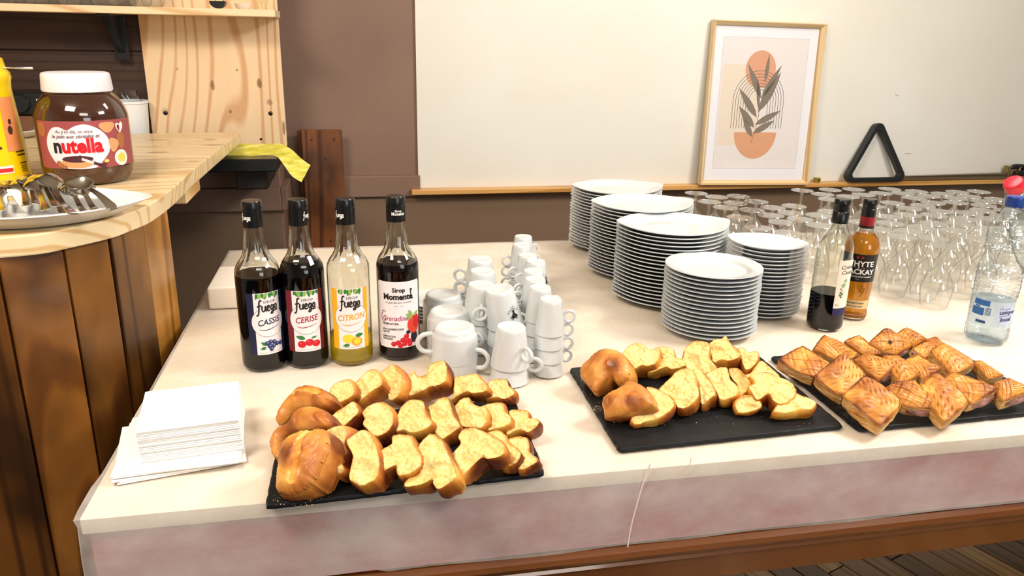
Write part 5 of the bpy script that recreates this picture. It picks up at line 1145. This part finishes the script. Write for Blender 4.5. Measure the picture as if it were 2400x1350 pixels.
SLC = [
 # back row
 (A([(130, 600), (135, 500), (260, 330), (340, 262), (480, 262), (560, 310), (585, 370), (500, 440), (400, 450), (270, 475), (200, 560)]), .034, nH, .03, 'glossy brown brioche heel at the back left of the first slate', 0, 1),
 (A([(490, 440), (570, 370), (590, 290), (620, 240), (700, 200), (770, 190), (803, 240), (808, 320), (740, 370), (620, 425), (560, 455)]), .036, nS, .026, 'second piece of the back row, pale small slice beside the heel', 0, 0),
 (A([(805, 330), (810, 240), (880, 160), (950, 100), (1015, 110), (1055, 180), (1058, 240), (1000, 275), (920, 335), (860, 385), (815, 400)]), .040, nS, .032, 'third piece of the back row, torn slice with broad brown crust', .5, 0),
 (A([(1045, 140), (1100, 90), (1150, 52), (1200, 105), (1250, 175), (1230, 280), (1200, 345), (1130, 375), (1105, 300), (1060, 240)]), .038, nL, .034, 'narrow pointed slice standing upright in the back row', .2, 0),
 (B([(20, 250), (60, 205), (122, 150), (135, 195), (180, 200), (240, 172), (248, 110), (300, 72), (370, 58), (405, 95), (420, 180), (400, 245), (300, 290), (280, 285), (180, 335), (80, 375), (35, 330)]), .044, nS, .034, 'large ragged slice rising highest in the back row', .7, 0),
 (B([(475, 350), (482, 240), (500, 198), (560, 195), (670, 175), (712, 210), (762, 262), (785, 318), (720, 345), (640, 352), (600, 335), (520, 372), (460, 410)]), .034, nS, .026, 'rounded slice in the back row before the wide cups', .2, 0),
 (B([(770, 400), (790, 340), (785, 265), (830, 232), (935, 225), (965, 250), (972, 290), (1025, 322), (1015, 365), (930, 405), (865, 385)]), .028, nS, .024, 'last slice at the right end of the back row', .1, 0),
 # middle row
 (A([(65, 770), (110, 660), (240, 590), (262, 540), (300, 485), (390, 450), (490, 452), (575, 520), (575, 600), (490, 640), (290, 665), (180, 740), (130, 900), (80, 860)]), .036, nH, .03, 'shiny brioche heel at the left of the middle row', 0, 1),
 (A([(555, 590), (640, 490), (720, 440), (800, 388), (838, 440), (848, 490), (790, 545), (730, 600), (690, 610), (600, 625)]), .038, nS, .034, 'slice next to the middle heel with a long dark crust', .1, 0),
 (A([(885, 490), (940, 430), (1040, 393), (1095, 410), (1150, 470), (1165, 560), (1130, 640), (1060, 690), (990, 700), (930, 640), (890, 590), (905, 540)]), .040, nS, .032, 'smooth two-lobed slice with a yellow side in the middle row', .2, 0),
 (B([(-55, 620), (-5, 490), (60, 423), (140, 413), (200, 432), (216, 482), (226, 550), (276, 600), (270, 643), (180, 695), (80, 705), (30, 680), (-40, 695)]), .042, nS, .026, 'flat pale slice with a notched lower crust in the middle row', .1, 0),
 (B([(235, 490), (290, 450), (340, 410), (390, 388), (432, 410), (462, 500), (480, 560), (530, 650), (480, 700), (420, 740), (380, 765), (330, 740), (280, 650), (268, 570)]), .040, nS, .032, 'leaning slice with a wide golden side, centre of the middle row', .2, 0),
 (B([(475, 500), (510, 440), (560, 400), (610, 393), (640, 440), (700, 475), (750, 468), (783, 520), (778, 600), (745, 645), (700, 675), (640, 660), (560, 650), (510, 590)]), .040, nS, .024, 'pale slice right of centre in the middle row', .2, 0),
 (B([(740, 470), (800, 448), (905, 438), (932, 470), (940, 520), (985, 560), (995, 612), (950, 645), (860, 675), (760, 690), (740, 670), (785, 590), (788, 520)]), .036, nS, .024, 'second slice from the right end of the middle row', .1, 0),
 (B([(975, 520), (1010, 503), (1090, 503), (1147, 520), (1152, 575), (1210, 580), (1248, 612), (1212, 665), (1150, 705), (1100, 690), (1060, 680), (970, 725), (955, 700), (1000, 640), (998, 580)]), .030, nS, .024, 'slice overhanging the right end of the middle row', .2, 0),
 # front row
 (A([(120, 1190), (130, 1000), (150, 850), (200, 740), (330, 672), (450, 640), (550, 655), (592, 720), (580, 850), (540, 960), (490, 1060), (430, 1150), (260, 1245), (170, 1235)]), .046, (-.42, -.52, .74), .036, 'large split brioche heel at the front left corner', 0, 1),
 (A([(545, 960), (575, 850), (592, 720), (560, 650), (640, 620), (722, 608), (738, 680), (722, 780), (735, 840), (680, 910), (720, 1000), (640, 1060), (560, 1010)]), .042, nL, .032, 'torn yellow slice pressed against the split heel', .8, 0),
 (A([(745, 740), (820, 680), (900, 640), (962, 690), (1002, 760), (1022, 840), (1040, 960), (1010, 1080), (930, 1130), (860, 1150), (790, 1110), (765, 1080), (780, 980), (800, 880), (760, 800)]), .044, nS, .034, 'tall slice with a dark baked corner in the front row', .3, 0),
 (Z([(955, 920), (960, 830), (1010, 780), (1073, 745), (1075, 690), (1120, 673), (1222, 678), (1247, 740), (1292, 810), (1312, 860), (1303, 915), (1230, 972), (1150, 992), (1112, 970), (1108, 912), (1040, 942), (975, 972)]), .046, nS, .028, 'boot-shaped pale slice in the middle of the front row', .1, 0),
 (Z([(1280, 780), (1340, 690), (1400, 668), (1480, 720), (1522, 830), (1562, 900), (1590, 990), (1530, 1055), (1440, 1095), (1400, 1055), (1395, 1020), (1300, 1065), (1180, 1080), (1200, 1020), (1290, 980), (1305, 880)]), .042, nS, .034, 'big torn slice with an open hollow in the front row', .7, 0),
 (Z([(1535, 850), (1620, 745), (1600, 690), (1640, 628), (1720, 618), (1800, 648), (1880, 680), (1952, 740), (1968, 812), (1900, 852), (1820, 862), (1790, 850), (1700, 930), (1625, 1010), (1590, 930)]), .048, nS, .030, 'largest jagged slice near the right of the front row', .5, 0),
 (Z([(1830, 660), (1920, 640), (1972, 680), (1992, 730), (2062, 780), (2095, 832), (2045, 905), (1950, 915), (1930, 880), (1970, 820), (1950, 740)]), .036, nS, .024, 'slice tucked behind the largest one in the front row', .1, 0),
 (Z([(1985, 720), (2060, 688), (2142, 700), (2162, 755), (2165, 810), (2232, 862), (2192, 905), (2110, 945), (2065, 930), (2100, 840), (2060, 775)]), .030, nS, .022, 'last slice at the right end of the front row', .1, 0),
]
for k, (P, z, n, th, lab, torn, heel) in enumerate(SLC): slice_(P, ZS+z, n, th, lab, k+1, torn, bool(heel), gp='brioche on the first slate', crack=A([(440, 640), (400, 700), (365, 820), (335, 930), (312, 1030), (300, 1120)]) if k == 15 else (A([(300, 330), (400, 300), (520, 330)]) if k == 0 else None))
nT = (-.30, -.48, .82); nT2 = (-.2, -.5, .84)
SL2 = [
 (Y6([(140, 388), (270, 250), (340, 212), (430, 218), (510, 265), (562, 370), (530, 470), (450, 497), (400, 440), (315, 530), (265, 572), (200, 480)]), .040, (-.5, -.45, .74), .03, 'brown brioche heel at the back left of the middle slate', 0, 1),
 (Y6([(490, 250), (540, 180), (620, 153), (675, 175), (712, 212), (792, 193), (798, 262), (760, 325), (690, 345), (650, 335), (590, 372), (535, 385), (545, 320)]), .042, nT, .032, 'pale rounded slice next to the heel on the middle slate', .1, 0),
 (Y6([(790, 190), (860, 188), (912, 210), (932, 270), (985, 292), (1010, 340), (900, 370), (850, 350), (740, 395), (700, 380), (790, 330), (805, 260)]), .036, nT, .032, 'third slice along the back row of the middle slate', .1, 0),
 (Y6([(985, 300), (1010, 200), (1060, 150), (1120, 133), (1190, 150), (1212, 200), (1205, 260), (1240, 320), (1272, 362), (1170, 405), (1060, 385), (980, 370)]), .040, nT, .030, 'fluffy torn slice at the centre of the middle slate', .8, 0),
 (Y6([(1200, 172), (1260, 125), (1310, 120), (1345, 98), (1392, 170), (1440, 200), (1465, 260), (1380, 302), (1310, 290), (1250, 315), (1215, 260)]), .046, nT, .030, 'peaked slice above dark crust in the back row, middle slate', .4, 0),
 (Y6([(1450, 200), (1490, 195), (1530, 230), (1600, 223), (1618, 270), (1582, 340), (1520, 375), (1490, 335), (1470, 260)]), .038, nT, .026, 'slice with a curled crust end at the back right, middle slate', .3, 0),
 (Y6([(1490, 425), (1560, 400), (1600, 340), (1640, 300), (1710, 355), (1790, 430), (1740, 470), (1620, 460), (1540, 470)]), .024, nT2, .018, 'pale slice lying low behind the broad one, middle slate', .1, 0),
 (Y6([(328, 620), (380, 570), (500, 510), (515, 478), (600, 483), (700, 548), (750, 640), (742, 692), (620, 722), (530, 742), (370, 768), (340, 690)]), .040, (-.4, -.55, .73), .03, 'wedge-shaped brioche heel at the front left of the middle slate', 0, 1),
 (Y6([(690, 520), (760, 528), (825, 560), (885, 600), (920, 660), (880, 720), (780, 780), (700, 800), (600, 830), (560, 780), (640, 730), (745, 690), (740, 620)]), .030, nT2, .022, 'slice lying under the front heel on the middle slate', .1, 0),
 (Y6([(780, 560), (880, 450), (940, 390), (1010, 363), (1060, 380), (1092, 420), (1112, 500), (1122, 590), (1080, 645), (1000, 695), (950, 685), (920, 640), (880, 590)]), .042, nT, .026, 'broad pale slice leaning first in the front row, middle slate', .2, 0),
 (Y6([(1070, 385), (1140, 373), (1185, 430), (1262, 560), (1210, 620), (1145, 660), (1130, 560), (1100, 445)]), .040, nT, .034, 'narrow slice with an orange crust end in the front row', .1, 0),
 (Y6([(1180, 412), (1270, 365), (1350, 358), (1372, 420), (1382, 460), (1442, 510), (1445, 572), (1370, 615), (1300, 620), (1265, 550), (1215, 470)]), .040, nT, .026, 'slice with a rounded right lobe in the front row, middle slate', .1, 0),
 (Y6([(1370, 372), (1440, 363), (1482, 410), (1532, 460), (1535, 530), (1475, 595), (1425, 660), (1420, 600), (1445, 510), (1395, 450)]), .038, nL, .030, 'slim slice showing much crust before the broad last ones', .1, 0),
 (Y6([(1545, 430), (1620, 400), (1700, 398), (1790, 438), (1872, 470), (1922, 532), (1912, 592), (1850, 645), (1780, 655), (1730, 622), (1700, 572), (1610, 625), (1560, 560), (1535, 510), (1590, 485)]), .042, nT2, .026, 'large smooth slice near the right end of the middle slate', .0, 0),
 (Y6([(1800, 640), (1900, 560), (1970, 590), (2060, 620), (2090, 660), (2050, 702), (1960, 702), (1850, 730), (1740, 720)]), .026, (-.1, -.4, .9), .020, 'last low slice at the right end of the middle slate', .3, 0),
 (Y6([(1430, 640), (1530, 590), (1610, 620), (1640, 680), (1560, 720), (1450, 730)]), .020, (-.2, -.7, .68), .014, 'broken crust piece under the front row of the middle slate', .6, 0),
]
for k, (P, z, n, th, lab, torn, heel) in enumerate(SL2): slice_(P, ZS+z, n, th*1.15, lab, k+40, torn, bool(heel), gp='brioche on the middle slate')

# ============================================================ PASTRIES
PT = Mat('puff_pastry_top', 'cc8636', .5, coat=.05, sss=.04); att = PT.node('ShaderNodeAttribute', attribute_name='bake')
PT.color(PT.ramp(PT.math('ADD', att.outputs['Fac'], PT.math('MULTIPLY_ADD', PT.noise(45, 5, rand=True), .8, -.4)), [(.08, 'e0a750'), (.38, 'cf8935'), (.68, 'ad6626'), (1.0, '6f3513')]))
PT.bump(PT.noise(150, 4, rand=True), .4, .0014); PT.bump(PT.noise(55, 4, rand=True, dist=1.5), .5, .0018); PT = PT.m
PSD = Mat('puff_pastry_layers', 'e6b868', .6, sss=.1); PSD.color(PSD.ramp(PSD.noise(38, 5, (.8, .8, 3.2), rand=True, dist=1.0), [(.3, 'a8652c'), (.45, 'd9a057'), (.7, 'f0cf95')])); PSD.bump(PSD.noise(60, 5, (.8, .8, 3.5), rand=True, dist=.8), 1.0, .003); PSD = PSD.m
MEAT = Mat('meat_filling', '8a5a4c', .5, coat=.2); MEAT.color(MEAT.ramp(MEAT.noise(70, 5, rand=True), [(.3, '4e2f28'), (.5, '8c5c50'), (.7, 'b58677')])); MEAT.bump(MEAT.noise(110, 5, rand=True), 1.0, .003); MEAT = MEAT.m
def score(s, t, kind):
    d = 9
    def ln(v, w=.07): f = abs((v % 1)-.5); return max(0, (f-.5+w)/w)
    if kind == 0: a = ln((t+abs(s-.5)*.9)*7); b = ln(s*2+.5, .05)*0
    elif kind == 1: a = ln((s+t*.5)*7) if s < .5+.1*math.sin(t*5) else ln((t-s*.4)*8)
    elif kind == 2: a = max(ln((s+t)*5.5), ln((s-t)*5.5))
    else: a = ln((t-abs(s-.5)*1.1)*8)
    return a
def pastry(quad, zc, n, th_, lab, seed, kind, fill=None, spot=None, gp='golden meat pastries on the right slate'):
    th = th_*.86; quad = [(1780+x/3.871, 740+y/3.871) for x, y in quad]
    cxp = sum(q[0] for q in quad)/4; cyp = sum(q[1] for q in quad)/4; C = onz(cxp, cyp, ZS+zc); n = Vector(n).normalized()
    P = [(onp(x, y, C, n)-C)*1.12 for x, y in quad]; t = thing('meat_pastry', lab, 'pastry', C, None, gp)
    NS, NT = 46, 46; vs, fs, bk = [], [], []; s3 = Vector((seed*2.3, seed, 0)); zmin = ZS+.0004-C.z
    def cl(w): return Vector((w.x, w.y, max(w.z, zmin)))
    for j in range(NT+1):
        for i in range(NS+1):
            s, q = i/NS, j/NT; p = P[0].lerp(P[1], s).lerp(P[3].lerp(P[2], s), q)
            e = min(s, 1-s, q, 1-q); pil = .0075*min(1, e/.22)**.6-.0075
            h = pil+.006*noise.noise(p*26+s3)+.0028*noise.noise(p*75+s3); g = score(s, q, kind)*min(1, e/.06); h -= .0026*g
            ins = .006*noise.noise(p*30+s3*2)-.014*max(0, 1-5*min(min(s, 1-s)+min(q, 1-q), 1/5))
            vs.append(cl(p*(1+ins*6)+n*h)); bk.append(.42+.5*noise.noise(p*24+s3)+(.35 if e < .05 else 0)+.42*g)
    for j in range(NT):
        for i in range(NS): a = j*(NS+1)+i; fs.append((a, a+1, a+NS+2, a+NS+1))
    # thin overhanging lip
    me = mesh('crust_top', vs, fs); bm = bmesh.new(); bm.from_mesh(me)
    me.free_normals_split if False else None
    bm.free(); setattr_f(me, 'bake', bk); link('crust_top', me, PT, t)
    # layered sides
    vs, fs = [], []; rim = [(i/14, 0) for i in range(14)]+[(1, i/14) for i in range(14)]+[(1-i/14, 1) for i in range(14)]+[(0, 1-i/14) for i in range(14)]; N = len(rim)
    cp = sum(P, Vector())/4
    for lv, (d, sc) in enumerate(((-.006, .995), (-.010, 1.0), (-.014, .97), (-.018, 1.0), (-.024, .965), (-th*.85, .99), (-th, .93))):
        for s, q in rim:
            p = P[0].lerp(P[1], s).lerp(P[3].lerp(P[2], s), q); sc2 = sc-.08*max(0, 1-4*min(min(s, 1-s)+min(q, 1-q), 1/4)); vs.append(cl(cp+(p-cp)*(sc2+.03*noise.noise(p*90+Vector((0, lv*3, seed))))+n*(d+.001*noise.noise(p*100))))
    for r in range(6): fs += [(r*N+k, r*N+(k+1) % N, (r+1)*N+(k+1) % N, (r+1)*N+k) for k in range(N)]
    fs.append(tuple(6*N+k for k in range(N)))
    obj('layers', (vs, fs), PSD, t)
    if fill is not None:
        a, b = P[fill], P[(fill+1) % 4]; m = (a+b)/2; d = (b-a); L = d.length; d.normalize(); out = (m-cp); out = (out-d*out.dot(d)-n*out.dot(n)).normalized()
        vs, fs = [], []; A_, B_2 = 8, 16
        for j in range(A_+1):
            for i in range(B_2):
                f = PI/2*j/A_; a2 = 2*PI*i/B_2; r = math.cos(f)*(1+.12*noise.noise(Vector((a2, f*3, seed)))); w = m+n*(-th*.58)+d*(L*.37*r*math.cos(a2))+n*(th*.27*r*math.sin(a2))+out*(.006*math.sin(f)+.0005-.004*(1-math.sin(f))); vs.append(cl(w))
        for j in range(A_): fs += [(j*B_2+i, j*B_2+(i+1) % B_2, (j+1)*B_2+(i+1) % B_2, (j+1)*B_2+i) for i in range(B_2)]
        obj('filling', (vs, fs), MEAT, t, label='browned meat filling showing at the cut end')
    if spot is not None:
        w = P[0].lerp(P[1], spot[0]).lerp(P[3].lerp(P[2], spot[0]), spot[1]); bm_ = [(.0035*math.cos(k), .003*math.sin(k)) for k in range(6)]
        obj('olive_speck', xf(lathe([(.0, .0018), (.003, .0015), (.004, 0)][::-1], 9, False, False), Matrix.Translation(w+n*.002) @ n.to_track_quat('Z', 'Y').to_matrix().to_4x4()), inkm('dark_speck', '2a1a10'), t)
nP = (-.12, -.34, .93); nQ = (-.30, -.42, .86); nB = (-.05, -.55, .83)
PS = [
 ([(1255, 160), (1350, 92), (1545, 205), (1390, 265)], .040, nB, .03, 'pastry at the very back of the pile, leaf-scored', 3, None, None),
 ([(1500, 200), (1600, 185), (1790, 320), (1650, 330)], .034, nP, .03, 'dark-edged pastry behind the right side of the pile', 1, None, None),
 ([(1010, 238), (1160, 102), (1405, 240), (1225, 345)], .044, nB, .034, 'cross-scored pastry with a small black speck on top', 2, 2, (.42, .5)),
 ([(780, 225), (920, 162), (1125, 348), (950, 348)], .038, nB, .03, 'slanting pastry behind the second one from the left', 0, None, None),
 ([(505, 298), (605, 163), (905, 320), (770, 410)], .044, nB, .034, 'upright-leaning pastry with fine oblique cuts, back left', 1, None, None),
 ([(180, 385), (400, 255), (655, 430), (490, 535)], .046, nP, .034, 'plump pastry at the left end of the slate', 2, None, None),
 ([(1420, 262), (1560, 215), (1645, 262), (1515, 375)], .036, (.2, -.4, .9), .026, 'small dark broken pastry end in the middle of the pile', 2, 3, None),
 ([(1565, 305), (1680, 225), (1965, 400), (1755, 505)], .048, nP, .034, 'large pale pastry with wavy cuts, back right', 3, None, None),
 ([(1950, 405), (2020, 388), (2228, 522), (2075, 545)], .030, nP, .026, 'thin pastry offcut lying at the far right', 1, None, None),
 ([(860, 385), (965, 333), (1255, 400), (1080, 570)], .046, nQ, .034, 'pastry right of centre with chevron cuts and meat end', 0, 2, None),
 ([(1130, 352), (1260, 348), (1468, 490), (1285, 592)], .046, nP, .034, 'pastry behind the open meat one, leaf-scored and glossy', 3, None, None),
 ([(1310, 398), (1450, 328), (1655, 470), (1495, 560)], .044, nP, .034, 'ridged pastry in the middle row beside the large pale one', 1, None, None),
 ([(522, 522), (772, 333), (968, 512), (762, 702)], .048, nP, .036, 'dark glossy square pastry in the middle row, left', 0, None, None),
 ([(1700, 560), (1762, 488), (2175, 632), (1920, 772)], .046, nP, .036, 'front pastry with a large mauve meat end, right of the folded one', 2, 2, None),
 ([(2130, 602), (2260, 558), (2490, 640), (2230, 745)], .044, nP, .036, 'pastry cut by the right frame edge, meat showing', 1, 2, None),
 ([(780, 700), (970, 538), (1303, 745), (1100, 978)], .046, nP, .036, 'front pastry at the left of the nearest row, chevron cuts', 0, None, None),
 ([(1175, 622), (1420, 572), (1645, 830), (1325, 795)], .044, (-.1, -.5, .86), .036, 'collapsed front pastry with open meat end facing forward', 2, 2, None),
 ([(1460, 622), (1612, 503), (1908, 742), (1685, 930)], .047, nP, .036, 'front pastry with a folded-down corner between two meat ends', 3, None, None),
]
for k, (Q, z, n, th, lab, kd, fl_2, sp) in enumerate(PS): pastry(Q, z, n, th, lab, k+1, kd, fl_2, sp)

# ============================================================ CRUMBS
def crumbs(name, pts, lab, col, size, seed):
    rg2 = random.Random(seed); vs, fs = [], []
    for x, y in pts:
        p = onz(x, y, ZS); r = size*rg2.uniform(.5, 1.6); k = len(vs); q = [p+Vector((rg2.uniform(-1, 1)*r, rg2.uniform(-1, 1)*r, 0)) for _ in range(3)]
        vs += q+[p+Vector((0, 0, r*1.3))]; fs += [(k, k+1, k+3), (k+1, k+2, k+3), (k+2, k, k+3), (k, k+2, k+1)]
    tag(obj(name, (vs, fs), plain(name+'_m', col, .8), smooth=False), lab, 'crumbs', kind='stuff')
r2 = random.Random(9)
L1 = [(r2.uniform(640, 770), r2.uniform(1160, 1185)-(x_ := 0)) for _ in range(60)]+[(r2.uniform(840, 960), r2.uniform(1125, 1155)) for _ in range(30)]+[(r2.uniform(1230, 1262), r2.uniform(1030, 1100)) for _ in range(10)]
crumbs('brioche_crumbs', L1, 'tiny pale crumbs scattered along the front of the first slate', 'e8cf9a', .0007, 1)
L2 = [(r2.gauss(1402, 9), r2.gauss(955, 5)) for _ in range(45)]+[(r2.uniform(1370, 1950), r2.uniform(975, 1010)-(0 if _ % 2 else 8)) for _ in range(26)]+[(r2.uniform(1355, 1410), r2.uniform(880, 930)) for _ in range(12)]
L2 = [(x, y) for x, y in L2 if y < 1040]
crumbs('brioche_crumbs', L2, 'small crumbs on the bare front of the middle slate', 'e6cfa2', .0009, 2)
crumbs('pastry_flakes', [(r2.uniform(1880, 2100), r2.uniform(890, 985)) for _ in range(14)]+[(1998, 985), (2092, 987)], 'flakes of pastry on the bare strip of the right slate', 'e2c88c', .0014, 3)
tag(obj('bread_scrap', ([onz(1443, 987, ZS)+Vector(v)*.006 for v in ((-1, -.7, 0), (1, -.6, 0), (.9, .7, 0), (-.8, .8, 0), (-.5, -.2, .9), (.5, .3, 1.0))], [(0, 1, 2, 3), (0, 1, 4), (1, 5, 4), (1, 2, 5), (2, 3, 5), (3, 4, 5), (3, 0, 4)]), plain('scrap', 'd89a5c', .8)), 'pinkish-brown bread scrap before the front heel on the middle slate', 'scrap')
